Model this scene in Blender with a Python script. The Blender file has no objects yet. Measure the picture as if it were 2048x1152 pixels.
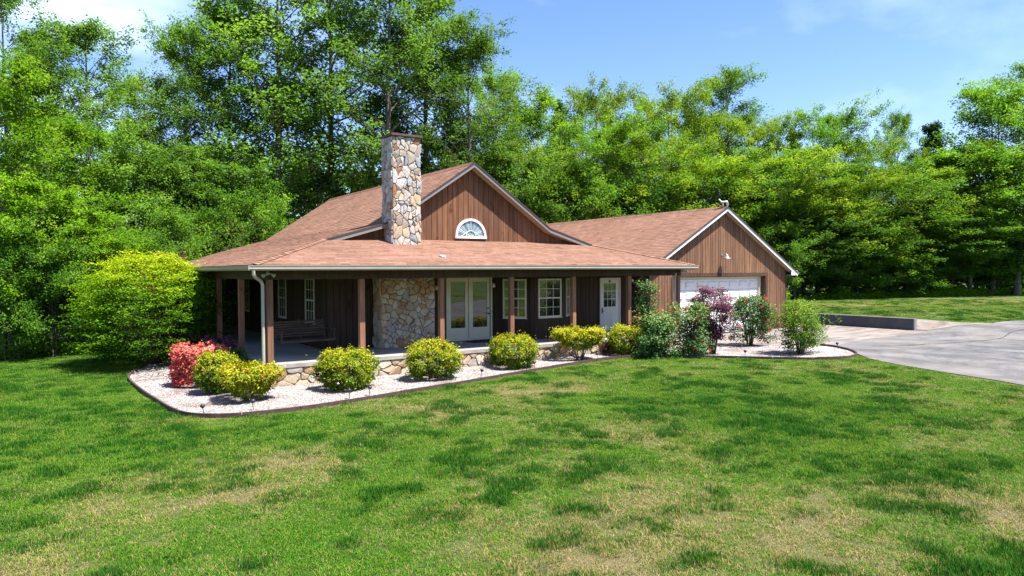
import bpy, bmesh, math, random
import numpy as np
from mathutils import Vector, Matrix, geometry

sc = bpy.context.scene
col = sc.collection
R = math.radians

# ------------------------------------------------------------------ camera
cam_d = bpy.data.cameras.new('camera'); cam = bpy.data.objects.new('camera', cam_d); col.objects.link(cam)
CAM = Vector((-4.85, -18.10, 2.85))
cam_d.sensor_width = 36.0; cam_d.lens = 36.0 * 1405.0 / 2048.0
cam_d.clip_start = 0.1; cam_d.clip_end = 3000
YAW = R(56.24); PITCH = R(1.38); ROLL = R(-0.27)
fw0 = Vector((math.cos(YAW), math.sin(YAW), 0)); rt0 = Vector((math.sin(YAW), -math.cos(YAW), 0)); up0 = Vector((0, 0, 1))
fw = fw0 * math.cos(PITCH) - up0 * math.sin(PITCH); up1 = up0 * math.cos(PITCH) + fw0 * math.sin(PITCH)
rt = rt0 * math.cos(ROLL) + up1 * math.sin(ROLL); up = up1 * math.cos(ROLL) - rt0 * math.sin(ROLL)
cam.matrix_world = Matrix(((rt.x, up.x, -fw.x, CAM.x), (rt.y, up.y, -fw.y, CAM.y), (rt.z, up.z, -fw.z, CAM.z), (0, 0, 0, 1)))
sc.camera = cam
sc.render.resolution_x = 1024; sc.render.resolution_y = 576

# ------------------------------------------------------------------ sun and sky
TO_SUN = Vector((0.60, -1.0, 2.5)).normalized()
SUN_EL = math.asin(TO_SUN.z); SUN_AZ = math.atan2(TO_SUN.x, TO_SUN.y)
sd = bpy.data.lights.new('sun', 'SUN'); sd.energy = 5.0; sd.angle = R(0.53); sd.color = (1.0, 0.955, 0.88)
sun = bpy.data.objects.new('sun', sd); col.objects.link(sun)
sun.rotation_euler = TO_SUN.to_track_quat('Z', 'Y').to_euler(); sun.location = (0, 0, 60)
world = bpy.data.worlds.new('World'); sc.world = world; world.use_nodes = True
nt = world.node_tree; N = nt.nodes; L = nt.links; N.clear()
wo = N.new('ShaderNodeOutputWorld'); bg = N.new('ShaderNodeBackground'); sky = N.new('ShaderNodeTexSky')
sky.sky_type = 'NISHITA'; sky.sun_disc = False; sky.sun_elevation = SUN_EL; sky.sun_rotation = SUN_AZ
sky.air_density = 1.0; sky.dust_density = 0.9; sky.ozone_density = 1.6; sky.altitude = 200
bg.inputs['Strength'].default_value = 0.094
tc = N.new('ShaderNodeTexCoord')
mp = N.new('ShaderNodeMapping'); mp.inputs['Scale'].default_value = (2.2, 5.0, 9.0); mp.inputs['Rotation'].default_value = (0.25, 0.2, 0.5)
nz = N.new('ShaderNodeTexNoise'); nz.inputs['Scale'].default_value = 1.1; nz.inputs['Detail'].default_value = 7; nz.inputs['Roughness'].default_value = 0.55
cr = N.new('ShaderNodeValToRGB'); cr.color_ramp.elements[0].position = 0.50; cr.color_ramp.elements[1].position = 0.84
cr.color_ramp.elements[0].color = (0, 0, 0, 1); cr.color_ramp.elements[1].color = (.3, .3, .3, 1)
# a wider bank of thin cloud low in the north-west
dotn = N.new('ShaderNodeVectorMath'); dotn.operation = 'DOT_PRODUCT'; dotn.inputs[1].default_value = Vector((-0.08, 0.93, 0.36)).normalized()
mr = N.new('ShaderNodeMapRange'); mr.inputs['From Min'].default_value = 0.955; mr.inputs['From Max'].default_value = 0.998; mr.interpolation_type = 'SMOOTHSTEP'
mr.inputs['To Max'].default_value = 0.75
nz2 = N.new('ShaderNodeTexNoise'); nz2.inputs['Scale'].default_value = 2.0; nz2.inputs['Detail'].default_value = 6
mu = N.new('ShaderNodeMath'); mu.operation = 'MULTIPLY'
mu2 = N.new('ShaderNodeMapRange'); mu2.inputs['From Min'].default_value = 0.33; mu2.inputs['From Max'].default_value = 0.6
mx = N.new('ShaderNodeMath'); mx.operation = 'MAXIMUM'
mixc = N.new('ShaderNodeMixRGB'); mixc.inputs['Color2'].default_value = (5.6, 6.6, 8.8, 1)
hs = N.new('ShaderNodeHueSaturation'); hs.inputs['Saturation'].default_value = 1.22; hs.inputs['Hue'].default_value = 0.512; hs.inputs['Value'].default_value = 1.0
L.new(tc.outputs['Generated'], mp.inputs[0]); L.new(mp.outputs[0], nz.inputs['Vector']); L.new(nz.outputs['Fac'], cr.inputs[0])
L.new(tc.outputs['Generated'], dotn.inputs[0]); L.new(dotn.outputs['Value'], mr.inputs['Value'])
L.new(mp.outputs[0], nz2.inputs['Vector']); L.new(nz2.outputs['Fac'], mu2.inputs['Value'])
L.new(mr.outputs[0], mu.inputs[0]); L.new(mu2.outputs[0], mu.inputs[1])
L.new(mu.outputs[0], mx.inputs[0]); L.new(cr.outputs[0], mx.inputs[1])
L.new(sky.outputs[0], hs.inputs['Color']); L.new(hs.outputs[0], mixc.inputs['Color1']); L.new(mx.outputs[0], mixc.inputs['Fac'])
L.new(mixc.outputs[0], bg.inputs['Color']); L.new(bg.outputs[0], wo.inputs['Surface'])
sc.view_settings.view_transform = 'Standard'; sc.view_settings.look = 'None'
sc.view_settings.gamma = 1.0; sc.view_settings.use_curve_mapping = False
sc.view_settings.exposure = 1.55
try:
    sc.cycles.use_denoising = True; sc.cycles.denoiser = 'OPENIMAGEDENOISE'; sc.cycles.denoising_input_passes = 'RGB_ALBEDO_NORMAL'; sc.cycles.denoising_prefilter = 'NONE'
    sc.cycles.max_bounces = 8; sc.cycles.transparent_max_bounces = 8
    sc.cycles.sample_clamp_indirect = 6
except Exception: pass

# ------------------------------------------------------------------ helpers
def tag(o, label=None, cat=None, group=None, kind=None):
    if label: o['label'] = label
    if cat: o['category'] = cat
    if group: o['group'] = group
    if kind: o['kind'] = kind
    return o
def empty(name, loc=(0, 0, 0), rz=0.0):
    o = bpy.data.objects.new(name, None); col.objects.link(o); o.location = loc; o.rotation_euler = (0, 0, rz)
    o.empty_display_size = 0.2; return o
def link(name, me, mat=None, parent=None):
    o = bpy.data.objects.new(name, me); col.objects.link(o)
    if mat is not None:
        me.materials.clear(); me.materials.append(mat)
    if parent is not None: o.parent = parent
    return o
def pydata(name, V, F, mat=None, parent=None, smooth=False):
    me = bpy.data.meshes.new(name); me.from_pydata([tuple(v) for v in V], [], [tuple(f) for f in F]); me.update()
    if smooth:
        me.polygons.foreach_set('use_smooth', [True] * len(me.polygons))
    return link(name, me, mat, parent)
class MB:
    """collects shapes for one mesh"""
    def __init__(s): s.V = []; s.F = []
    def add(s, V, F):
        n = len(s.V); s.V += [tuple(v) for v in V]; s.F += [tuple(i + n for i in f) for f in F]; return s
    def box(s, a, b):
        x0, y0, z0 = a; x1, y1, z1 = b
        return s.add([(x0, y0, z0), (x1, y0, z0), (x1, y1, z0), (x0, y1, z0), (x0, y0, z1), (x1, y0, z1), (x1, y1, z1), (x0, y1, z1)],
                     [(0, 3, 2, 1), (4, 5, 6, 7), (0, 1, 5, 4), (1, 2, 6, 5), (2, 3, 7, 6), (3, 0, 4, 7)])
    def obox(s, o, u, v, w, lu, lv, lw):
        """box from corner o along unit vectors u, v, w"""
        o, u, v, w = map(Vector, (o, u, v, w)); P = []
        for c in (0, 1):
            for a, b in ((0, 0), (1, 0), (1, 1), (0, 1)): P.append(o + u * lu * a + v * lv * b + w * lw * c)
        return s.add(P, [(0, 3, 2, 1), (4, 5, 6, 7), (0, 1, 5, 4), (1, 2, 6, 5), (2, 3, 7, 6), (3, 0, 4, 7)])
    def prism(s, poly, d):
        """polygon of 3-D points pushed along d"""
        n = len(poly); d = Vector(d); P = [Vector(p) for p in poly]; P += [p + d for p in P]
        return s.add(P, [tuple(range(n))[::-1], tuple(range(n, 2 * n))] + [(i, (i + 1) % n, n + (i + 1) % n, n + i) for i in range(n)])
    def tube(s, pts, rad, k=8, cap=True):
        pts = [Vector(p) for p in pts]; n = len(pts)
        if not hasattr(rad, '__len__'): rad = [rad] * n
        base = len(s.V); t = None
        for i, p in enumerate(pts):
            d = (pts[min(i + 1, n - 1)] - pts[max(i - 1, 0)]).normalized()
            a = d.orthogonal().normalized() if t is None else (t - d * t.dot(d)).normalized()
            t = a; b = d.cross(a)
            for j in range(k):
                q = 2 * math.pi * j / k; s.V.append(tuple(p + (a * math.cos(q) + b * math.sin(q)) * rad[i]))
        for i in range(n - 1):
            for j in range(k):
                s.F.append((base + i * k + j, base + i * k + (j + 1) % k, base + (i + 1) * k + (j + 1) % k, base + (i + 1) * k + j))
        if cap:
            s.F.append(tuple(base + j for j in range(k))[::-1]); s.F.append(tuple(base + (n - 1) * k + j for j in range(k)))
        return s
    def lathe(s, o, axis, prof, k=16):
        """prof: (distance along axis, radius)"""
        o = Vector(o); ax = Vector(axis).normalized(); a = ax.orthogonal().normalized(); b = ax.cross(a); base = len(s.V)
        for h, r in prof:
            for j in range(k):
                q = 2 * math.pi * j / k; s.V.append(tuple(o + ax * h + (a * math.cos(q) + b * math.sin(q)) * r))
        for i in range(len(prof) - 1):
            for j in range(k):
                s.F.append((base + i * k + j, base + i * k + (j + 1) % k, base + (i + 1) * k + (j + 1) % k, base + (i + 1) * k + j))
        s.F.append(tuple(base + j for j in range(k))[::-1]); s.F.append(tuple(base + (len(prof) - 1) * k + j for j in range(k)))
        return s
    def build(s, name, mat=None, parent=None, smooth=False):
        return pydata(name, s.V, s.F, mat, parent, smooth)

# ------------------------------------------------------------------ materials
def newmat(name):
    m = bpy.data.materials.new(name); m.use_nodes = True; nt = m.node_tree; nt.nodes.clear()
    out = nt.nodes.new('ShaderNodeOutputMaterial'); bs = nt.nodes.new('ShaderNodeBsdfPrincipled'); nt.links.new(bs.outputs[0], out.inputs[0])
    return m, nt, bs, out
def ramp(nt, stops, src=None, interp='LINEAR'):
    r = nt.nodes.new('ShaderNodeValToRGB'); r.color_ramp.interpolation = interp; e = r.color_ramp.elements
    while len(e) < len(stops): e.new(0.5)
    for i, (p, c) in enumerate(stops):
        e[i].position = p; e[i].color = (c[0], c[1], c[2], 1)
    if src is not None: nt.links.new(src, r.inputs[0])
    return r
def noise(nt, scale, detail=4, rough=0.55, vec=None, dist=0.0):
    n = nt.nodes.new('ShaderNodeTexNoise'); n.inputs['Scale'].default_value = scale; n.inputs['Detail'].default_value = detail
    n.inputs['Roughness'].default_value = rough; n.inputs['Distortion'].default_value = dist
    if vec is not None: nt.links.new(vec, n.inputs['Vector'])
    return n
def coords(nt, scale=(1, 1, 1), kind='Object', rot=(0, 0, 0)):
    t = nt.nodes.new('ShaderNodeTexCoord'); m = nt.nodes.new('ShaderNodeMapping'); m.inputs['Scale'].default_value = scale
    m.inputs['Rotation'].default_value = rot
    nt.links.new(t.outputs[kind], m.inputs[0]); return m.outputs[0]
def wcoords(nt, scale=(1, 1, 1)):
    g = nt.nodes.new('ShaderNodeNewGeometry'); m = nt.nodes.new('ShaderNodeMapping'); m.inputs['Scale'].default_value = scale
    nt.links.new(g.outputs['Position'], m.inputs[0]); return m.outputs[0]
def mixrgb(nt, a, b, fac, mode='MIX'):
    m = nt.nodes.new('ShaderNodeMixRGB'); m.blend_type = mode
    for inp, v in ((m.inputs['Color1'], a), (m.inputs['Color2'], b), (m.inputs['Fac'], fac)):
        if isinstance(v, (int, float)): inp.default_value = v
        elif isinstance(v, tuple): inp.default_value = (v[0], v[1], v[2], 1)
        else: nt.links.new(v, inp)
    return m.outputs[0]
def bump(nt, bs, h, strength=0.5, dist=0.01):
    b = nt.nodes.new('ShaderNodeBump'); b.inputs['Strength'].default_value = strength; b.inputs['Distance'].default_value = dist
    nt.links.new(h, b.inputs['Height']); nt.links.new(b.outputs[0], bs.inputs['Normal'])
def objrand(nt):
    o = nt.nodes.new('ShaderNodeObjectInfo'); return o.outputs['Random']
def simple(name, c, rough=0.6, var=0.12, scale=6.0, metal=0.0, spec=0.5, bumpd=0.0):
    m, nt, bs, out = newmat(name); n = noise(nt, scale, 5, 0.6, wcoords(nt))
    d = tuple(max(0, v * (1 - var)) for v in c); u = tuple(min(1, v * (1 + var)) for v in c)
    r = ramp(nt, [(0.3, d), (0.7, u)], n.outputs['Fac']); nt.links.new(r.outputs[0], bs.inputs['Base Color'])
    bs.inputs['Roughness'].default_value = rough; bs.inputs['Metallic'].default_value = metal; bs.inputs['Specular IOR Level'].default_value = spec
    if bumpd: bump(nt, bs, n.outputs['Fac'], 0.6, bumpd)
    return m
def planks(name, c0, c1, c2, grain_axis=2, rough=0.75, knots=True):
    """stained wood: each board its own tone, grain along one axis"""
    m, nt, bs, out = newmat(name)
    s = [14.0, 14.0, 14.0]; s[grain_axis] = 0.7
    v = wcoords(nt, tuple(s))
    off = nt.nodes.new('ShaderNodeVectorMath'); off.operation = 'ADD'; rnd = objrand(nt)
    cmb = nt.nodes.new('ShaderNodeCombineXYZ'); k = nt.nodes.new('ShaderNodeMath'); k.operation = 'MULTIPLY'; k.inputs[1].default_value = 57.0
    nt.links.new(rnd, k.inputs[0])
    for i in range(3): nt.links.new(k.outputs[0], cmb.inputs[i])
    nt.links.new(v, off.inputs[0]); nt.links.new(cmb.outputs[0], off.inputs[1])
    n = noise(nt, 1.0, 8, 0.65, off.outputs[0], 0.6)
    r = ramp(nt, [(0.28, c0), (0.5, c1), (0.74, c2)], n.outputs['Fac'])
    tone = ramp(nt, [(0.0, (0.76, 0.74, 0.72)), (0.5, (1.0, 0.98, 0.96)), (1.0, (1.18, 1.12, 1.06))], rnd)
    colr = mixrgb(nt, r.outputs[0], tone.outputs[0], 1.0, 'MULTIPLY')
    if knots:
        n2 = noise(nt, 1.0, 2, 0.5, wcoords(nt, (5, 5, 2.2)))
        kr = ramp(nt, [(0.66, (1, 1, 1)), (0.74, (0.35, 0.3, 0.27))], n2.outputs['Fac']); colr = mixrgb(nt, colr, kr.outputs[0], 0.8, 'MULTIPLY')
        n3 = noise(nt, 1.0, 5, 0.6, wcoords(nt, (0.9, 0.9, 0.5)))
        wr = ramp(nt, [(0.3, (0.7, 0.7, 0.72)), (0.65, (1.1, 1.08, 1.05))], n3.outputs['Fac']); colr = mixrgb(nt, colr, wr.outputs[0], 0.8, 'MULTIPLY')
    nt.links.new(colr, bs.inputs['Base Color']); bs.inputs['Roughness'].default_value = rough; bs.inputs['Specular IOR Level'].default_value = 0.25
    bump(nt, bs, n.outputs['Fac'], 0.5, 0.006)
    return m
M = {}
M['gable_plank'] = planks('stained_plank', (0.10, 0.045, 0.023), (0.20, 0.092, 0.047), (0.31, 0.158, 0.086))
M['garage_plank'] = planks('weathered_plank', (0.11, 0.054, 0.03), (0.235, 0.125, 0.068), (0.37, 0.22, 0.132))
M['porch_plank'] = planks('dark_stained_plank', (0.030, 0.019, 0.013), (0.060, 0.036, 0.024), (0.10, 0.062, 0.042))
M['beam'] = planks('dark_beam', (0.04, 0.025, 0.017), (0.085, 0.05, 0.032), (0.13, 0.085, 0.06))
M['post'] = planks('cedar_post', (0.16, 0.085, 0.053), (0.31, 0.158, 0.096), (0.44, 0.24, 0.15), knots=True)
M['swing'] = planks('swing_slat', (0.05, 0.035, 0.028), (0.10, 0.07, 0.055), (0.17, 0.12, 0.095), 0)
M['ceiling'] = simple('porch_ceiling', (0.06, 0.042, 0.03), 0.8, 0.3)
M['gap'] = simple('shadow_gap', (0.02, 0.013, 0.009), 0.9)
M['trim'] = simple('cream_trim', (0.62, 0.56, 0.42), 0.45, 0.05)
M['white'] = simple('white_paint', (0.80, 0.79, 0.76), 0.45, 0.05)
M['door_white'] = simple('door_paint', (0.66, 0.64, 0.56), 0.4, 0.04)
M['fascia'] = simple('taupe_fascia', (0.27, 0.235, 0.23), 0.5, 0.08)
M['soffit'] = None
M['gutter'] = simple('gutter_paint', (0.42, 0.39, 0.31), 0.35, 0.1, 2.0)
M['metal'] = simple('galvanised_metal', (0.36, 0.39, 0.43), 0.4, 0.1, metal=0.4)
M['black'] = simple('black_metal', (0.02, 0.02, 0.022), 0.4, 0.2)
M['bronze'] = simple('dark_bronze_trim', (0.06, 0.045, 0.04), 0.5)
M['cap'] = simple('chimney_cap_metal', (0.10, 0.055, 0.04), 0.6, 0.3)
M['mat'] = simple('doormat_fibre', (0.03, 0.028, 0.026), 0.95)
def glassmat():
    m, nt, bs, out = newmat('window_glass')
    bs.inputs['Base Color'].default_value = (0.012, 0.014, 0.015, 1); bs.inputs['Roughness'].default_value = 0.02
    bs.inputs['IOR'].default_value = 1.7; bs.inputs['Specular IOR Level'].default_value = 0.8
    n = noise(nt, 1.2, 2, 0.5, wcoords(nt)); bump(nt, bs, n.outputs['Fac'], 0.08, 0.02)
    return m
M['glass'] = glassmat()
def fanmat():
    m, nt, bs, out = newmat('fan_shade')
    bs.inputs['Base Color'].default_value = (0.3, 0.42, 0.48, 1); bs.inputs['Roughness'].default_value = 0.15
    bs.inputs['Coat Weight'].default_value = 0.6
    r = ramp(nt, [(0.0, (0.10, 0.15, 0.19)), (0.5, (0.22, 0.32, 0.38)), (1.0, (0.5, 0.58, 0.6))], objrand(nt)); nt.links.new(r.outputs[0], bs.inputs['Base Color'])
    return m
M['fan'] = fanmat()
def soffitmat():
    m, nt, bs, out = newmat('vinyl_soffit'); t = nt.nodes.new('ShaderNodeTexWave'); t.wave_type = 'BANDS'; t.bands_direction = 'Y'
    t.inputs['Scale'].default_value = 1.0
    nt.links.new(coords(nt, (1, 1, 1)), t.inputs['Vector'])
    bs.inputs['Base Color'].default_value = (0.50, 0.40, 0.29, 1); bs.inputs['Roughness'].default_value = 0.6
    return m
M['soffit'] = soffitmat()
def stonemat():
    m, nt, bs, out = newmat('field_stone')
    rnd = objrand(nt)
    pal = ramp(nt, [(0.0, (0.50, 0.49, 0.48)), (0.14, (0.60, 0.55, 0.50)), (0.28, (0.40, 0.42, 0.46)), (0.40, (0.64, 0.58, 0.52)), (0.54, (0.50, 0.42, 0.36)),
                    (0.64, (0.62, 0.61, 0.60)), (0.78, (0.58, 0.47, 0.33)), (0.86, (0.44, 0.36, 0.31)), (0.92, (0.38, 0.19, 0.10)), (0.965, (0.56, 0.44, 0.38))], rnd, 'CONSTANT')
    n = noise(nt, 7.0, 8, 0.7, wcoords(nt, (1, 1, 0.6)), 2.0)
    r2 = ramp(nt, [(0.25, (0.55, 0.52, 0.50)), (0.5, (1.0, 0.98, 0.95)), (0.75, (1.35, 1.3, 1.25))], n.outputs['Fac'])
    c = mixrgb(nt, pal.outputs[0], r2.outputs[0], 0.85, 'MULTIPLY')
    n2 = noise(nt, 2.2, 4, 0.6, wcoords(nt)); r3 = ramp(nt, [(0.55, (0, 0, 0)), (0.72, (1, 1, 1))], n2.outputs['Fac'])
    c = mixrgb(nt, c, (0.42, 0.25, 0.13), r3.outputs[0])
    m2 = nt.nodes.new('ShaderNodeMath'); m2.operation = 'MULTIPLY'; m2.inputs[1].default_value = 0.25
    nt.links.new(r3.outputs[0], m2.inputs[0]); nt.links.new(m2.outputs[0], c.node.inputs['Fac'])
    nt.links.new(c, bs.inputs['Base Color']); bs.inputs['Roughness'].default_value = 0.8; bs.inputs['Specular IOR Level'].default_value = 0.3
    bump(nt, bs, n.outputs['Fac'], 0.9, 0.02); return m
M['stone'] = stonemat()
M['stone_tan'] = stonemat(); M['stone_tan'].name = 'tan_field_stone'
for nd in M['stone_tan'].node_tree.nodes:
    if nd.type == 'VALTORGB' and nd.color_ramp.interpolation == 'CONSTANT':
        for e_, c_ in zip(nd.color_ramp.elements, ((.58, .46, .34), (.50, .36, .24), (.60, .52, .42), (.46, .42, .38), (.62, .50, .36), (.54, .34, .20), (.66, .58, .48), (.42, .24, .14), (.56, .48, .40))): e_.color = (*c_, 1)
M['mortar'] = simple('mortar', (0.15, 0.13, 0.115), 0.95, 0.3, 14, bumpd=0.01)
def shinglemat():
    m, nt, bs, out = newmat('asphalt_shingle')
    a = nt.nodes.new('ShaderNodeAttribute'); a.attribute_name = 'tone'
    r = ramp(nt, [(0.0, (0.18, 0.092, 0.062)), (0.3, (0.262, 0.140, 0.094)), (0.6, (0.305, 0.165, 0.112)), (0.85, (0.345, 0.200, 0.140)), (1.0, (0.23, 0.135, 0.098))], a.outputs['Fac'])
    n = noise(nt, 260, 2, 0.7, wcoords(nt)); g = ramp(nt, [(0.3, (0.72, 0.72, 0.72)), (0.7, (1.25, 1.25, 1.25))], n.outputs['Fac'])
    c = mixrgb(nt, r.outputs[0], g.outputs[0], 0.8, 'MULTIPLY')
    n2 = noise(nt, 0.55, 6, 0.62, wcoords(nt, (1, 1, 0.5))); g2 = ramp(nt, [(0.3, (0.84, 0.83, 0.84)), (0.7, (1.1, 1.1, 1.1))], n2.outputs['Fac'])
    c = mixrgb(nt, c, g2.outputs[0], 1.0, 'MULTIPLY')
    nt.links.new(c, bs.inputs['Base Color']); bs.inputs['Roughness'].default_value = 0.92; bs.inputs['Specular IOR Level'].default_value = 0.2
    bump(nt, bs, n.outputs['Fac'], 0.5, 0.003); return m
M['shingle'] = shinglemat()
M['roofbase'] = simple('roof_underlay', (0.16, 0.085, 0.065), 0.9)
def concretemat(name, c, spots=0.6, streak=None, scale=1.0):
    m, nt, bs, out = newmat(name)
    n = noise(nt, 0.9 * scale, 8, 0.68, wcoords(nt), 0.4); n2 = noise(nt, 60, 3, 0.7, wcoords(nt))
    d = tuple(v * 0.68 for v in c); u = tuple(min(1, v * 1.25) for v in c)
    r = ramp(nt, [(0.3, d), (0.5, c), (0.72, u)], n.outputs['Fac'])
    g = ramp(nt, [(0.3, (0.8, 0.8, 0.8)), (0.7, (1.18, 1.18, 1.18))], n2.outputs['Fac'])
    cc = mixrgb(nt, r.outputs[0], g.outputs[0], spots, 'MULTIPLY')
    if streak:
        n3 = noise(nt, 1.0, 5, 0.6, wcoords(nt, streak)); g3 = ramp(nt, [(0.38, (0.66, 0.64, 0.64)), (0.56, (1, 1, 1))], n3.outputs['Fac'])
        cc = mixrgb(nt, cc, g3.outputs[0], 0.75, 'MULTIPLY')
    nt.links.new(cc, bs.inputs['Base Color']); bs.inputs['Roughness'].default_value = 0.88; bs.inputs['Specular IOR Level'].default_value = 0.25
    bump(nt, bs, n2.outputs['Fac'], 0.4, 0.004); return m
M['concrete'] = concretemat('pad_concrete', (0.30, 0.26, 0.23), 0.5, (0.25, 1.6, 1))
M['slab'] = concretemat('porch_concrete', (0.42, 0.39, 0.345), 0.4)
def _wear(m):
    nt = m.node_tree; bs = [n for n in nt.nodes if n.type == 'BSDF_PRINCIPLED'][0]; src = bs.inputs['Base Color'].links[0].from_socket
    n = noise(nt, .35, 6, .72, wcoords(nt, (1, 1.6, 1)), 1.0); r = ramp(nt, [(.40, (.70, .72, .77)), (.50, (1, 1, 1)), (.62, (1.12, 1.07, 1.0))], n.outputs['Fac']); c = mixrgb(nt, src, r.outputs[0], 1.0, 'MULTIPLY')
    n = noise(nt, 2.3, 3, .6, wcoords(nt)); r = ramp(nt, [(.66, (1, 1, 1)), (.74, (.6, .58, .56))], n.outputs['Fac']); c = mixrgb(nt, c, r.outputs[0], .8, 'MULTIPLY'); nt.links.new(c, bs.inputs['Base Color']); return m
M['asphalt'] = concretemat('old_asphalt', (0.195, 0.186, 0.184), 0.8, (1.1, 0.3, 1))
_wear(M['asphalt']); _wear(M['concrete'])
M['block'] = concretemat('shaded_block', (0.11, 0.11, 0.12), 0.9)  # dark tone holds the shade of the wall face turned from the sun
M['blockcap'] = concretemat('wall_cap_concrete', (0.24, 0.235, 0.23), 0.6)
M['edging'] = simple('edging_timber', (0.085, 0.045, 0.038), 0.75, 0.4, 9, bumpd=0.006)
M['bark'] = None
def barkmat(name, c0, c1):
    m, nt, bs, out = newmat(name); n = noise(nt, 1.0, 7, 0.7, wcoords(nt, (7, 7, 1.6)), 0.5)
    r = ramp(nt, [(0.3, c0), (0.7, c1)], n.outputs['Fac']); nt.links.new(r.outputs[0], bs.inputs['Base Color']); bs.inputs['Roughness'].default_value = 0.9
    bump(nt, bs, n.outputs['Fac'], 0.8, 0.03); return m
M['bark'] = barkmat('tree_bark', (0.06, 0.05, 0.042), (0.25, 0.22, 0.19))
M['stem'] = barkmat('shrub_stem', (0.06, 0.042, 0.03), (0.16, 0.12, 0.09))
M['deadwood'] = barkmat('bleached_deadwood', (0.20, 0.15, 0.12), (0.42, 0.35, 0.30))
def leafmat(name, stops, trans=0.48, rough=0.65, objvar=0.28, spec=0.08):
    m, nt, bs, out = newmat(name)
    a = nt.nodes.new('ShaderNodeAttribute'); a.attribute_name = 'tint'
    r = ramp(nt, stops, a.outputs['Fac'])
    lo = 1 - objvar; hi = 1 + objvar
    o = ramp(nt, [(0.0, (lo, lo * 1.02, lo)), (0.5, (1, 1, 1)), (1.0, (hi * 1.05, hi, hi * 0.9))], objrand(nt))
    c = mixrgb(nt, r.outputs[0], o.outputs[0], 1.0, 'MULTIPLY')
    nt.links.new(c, bs.inputs['Base Color']); bs.inputs['Roughness'].default_value = rough; bs.inputs['Specular IOR Level'].default_value = spec
    tr = nt.nodes.new('ShaderNodeBsdfTranslucent'); tcol = mixrgb(nt, c, (1.12, 1.15, 0.60), 1.0, 'MULTIPLY'); nt.links.new(tcol, tr.inputs['Color'])
    mx = nt.nodes.new('ShaderNodeMixShader'); mx.inputs[0].default_value = trans
    nt.links.new(bs.outputs[0], mx.inputs[1]); nt.links.new(tr.outputs[0], mx.inputs[2]); nt.links.new(mx.outputs[0], out.inputs[0]); return m
M['leaf_tall'] = leafmat('tall_tree_leaf', [(0, (0.075, 0.18, 0.032)), (0.5, (0.175, 0.355, 0.052)), (1, (0.32, 0.53, 0.08))])
M['leaf_mid'] = leafmat('yellow_green_leaf', [(0, (0.09, 0.21, 0.018)), (0.5, (0.215, 0.375, 0.028)), (1, (0.40, 0.53, 0.045))])
M['leaf_green'] = leafmat('mid_green_leaf', [(0, (0.055, 0.155, 0.020)), (0.5, (0.14, 0.32, 0.030)), (1, (0.28, 0.48, 0.045))])
M['leaf_dark'] = leafmat('dark_green_leaf', [(0, (0.02, 0.075, 0.02)), (0.5, (0.045, 0.14, 0.03)), (1, (0.09, 0.22, 0.035))], 0.2)
M['leaf_bright'] = leafmat('bright_leaf', [(0, (0.07, 0.19, 0.012)), (0.5, (0.17, 0.37, 0.018)), (1, (0.31, 0.52, 0.03))])
M['leaf_burn'] = leafmat('spray_shrub_leaf', [(0, (0.04, 0.13, 0.008)), (0.45, (0.17, 0.36, 0.01)), (0.75, (0.42, 0.54, 0.015)), (1, (0.60, 0.62, 0.02))], 0.35, objvar=0.0)
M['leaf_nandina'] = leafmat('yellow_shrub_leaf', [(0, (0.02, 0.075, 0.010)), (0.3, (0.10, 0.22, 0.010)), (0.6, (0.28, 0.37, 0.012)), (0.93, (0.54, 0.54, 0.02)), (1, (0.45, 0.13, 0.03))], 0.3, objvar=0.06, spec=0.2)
M['azalea'] = leafmat('coral_flower', [(0, (0.10, 0.12, 0.02)), (0.14, (0.48, 0.05, 0.06)), (0.5, (0.78, 0.15, 0.15)), (1, (0.95, 0.38, 0.32))], 0.35, objvar=0.0)
M['leaf_purple'] = leafmat('purple_leaf', [(0, (0.035, 0.012, 0.024)), (0.5, (0.115, 0.035, 0.08)), (1, (0.30, 0.13, 0.21))], 0.25, objvar=0.1)
M['leaf_rose'] = leafmat('rose_leaf', [(0, (0.018, 0.06, 0.014)), (0.5, (0.055, 0.16, 0.028)), (0.9, (0.17, 0.32, 0.07)), (1, (0.25, 0.12, 0.04))], 0.25, objvar=0.12, spec=0.35)
M['leaf_rose2'] = leafmat('light_rose_leaf', [(0, (0.025, 0.08, 0.018)), (0.5, (0.085, 0.21, 0.04)), (0.9, (0.22, 0.38, 0.09)), (1, (0.30, 0.16, 0.05))], 0.25, objvar=0.12, spec=0.35)
M['leaf_holly'] = leafmat('loose_shrub_leaf', [(0, (0.035, 0.10, 0.018)), (0.5, (0.12, 0.27, 0.028)), (1, (0.32, 0.44, 0.06))], 0.3, objvar=0.0)
M['leaf_copper'] = leafmat('copper_leaf', [(0, (0.06, 0.018, 0.02)), (0.5, (0.17, 0.06, 0.06)), (1, (0.34, 0.18, 0.13))], 0.3, objvar=0.05)
M['petal_red'] = leafmat('red_petal', [(0, (0.34, 0.02, 0.025)), (1, (0.60, 0.11, 0.08))], 0.2, objvar=0.05)
M['petal_white'] = leafmat('cream_petal', [(0, (0.65, 0.6, 0.42)), (1, (0.8, 0.78, 0.7))], 0.2, objvar=0.0)

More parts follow.
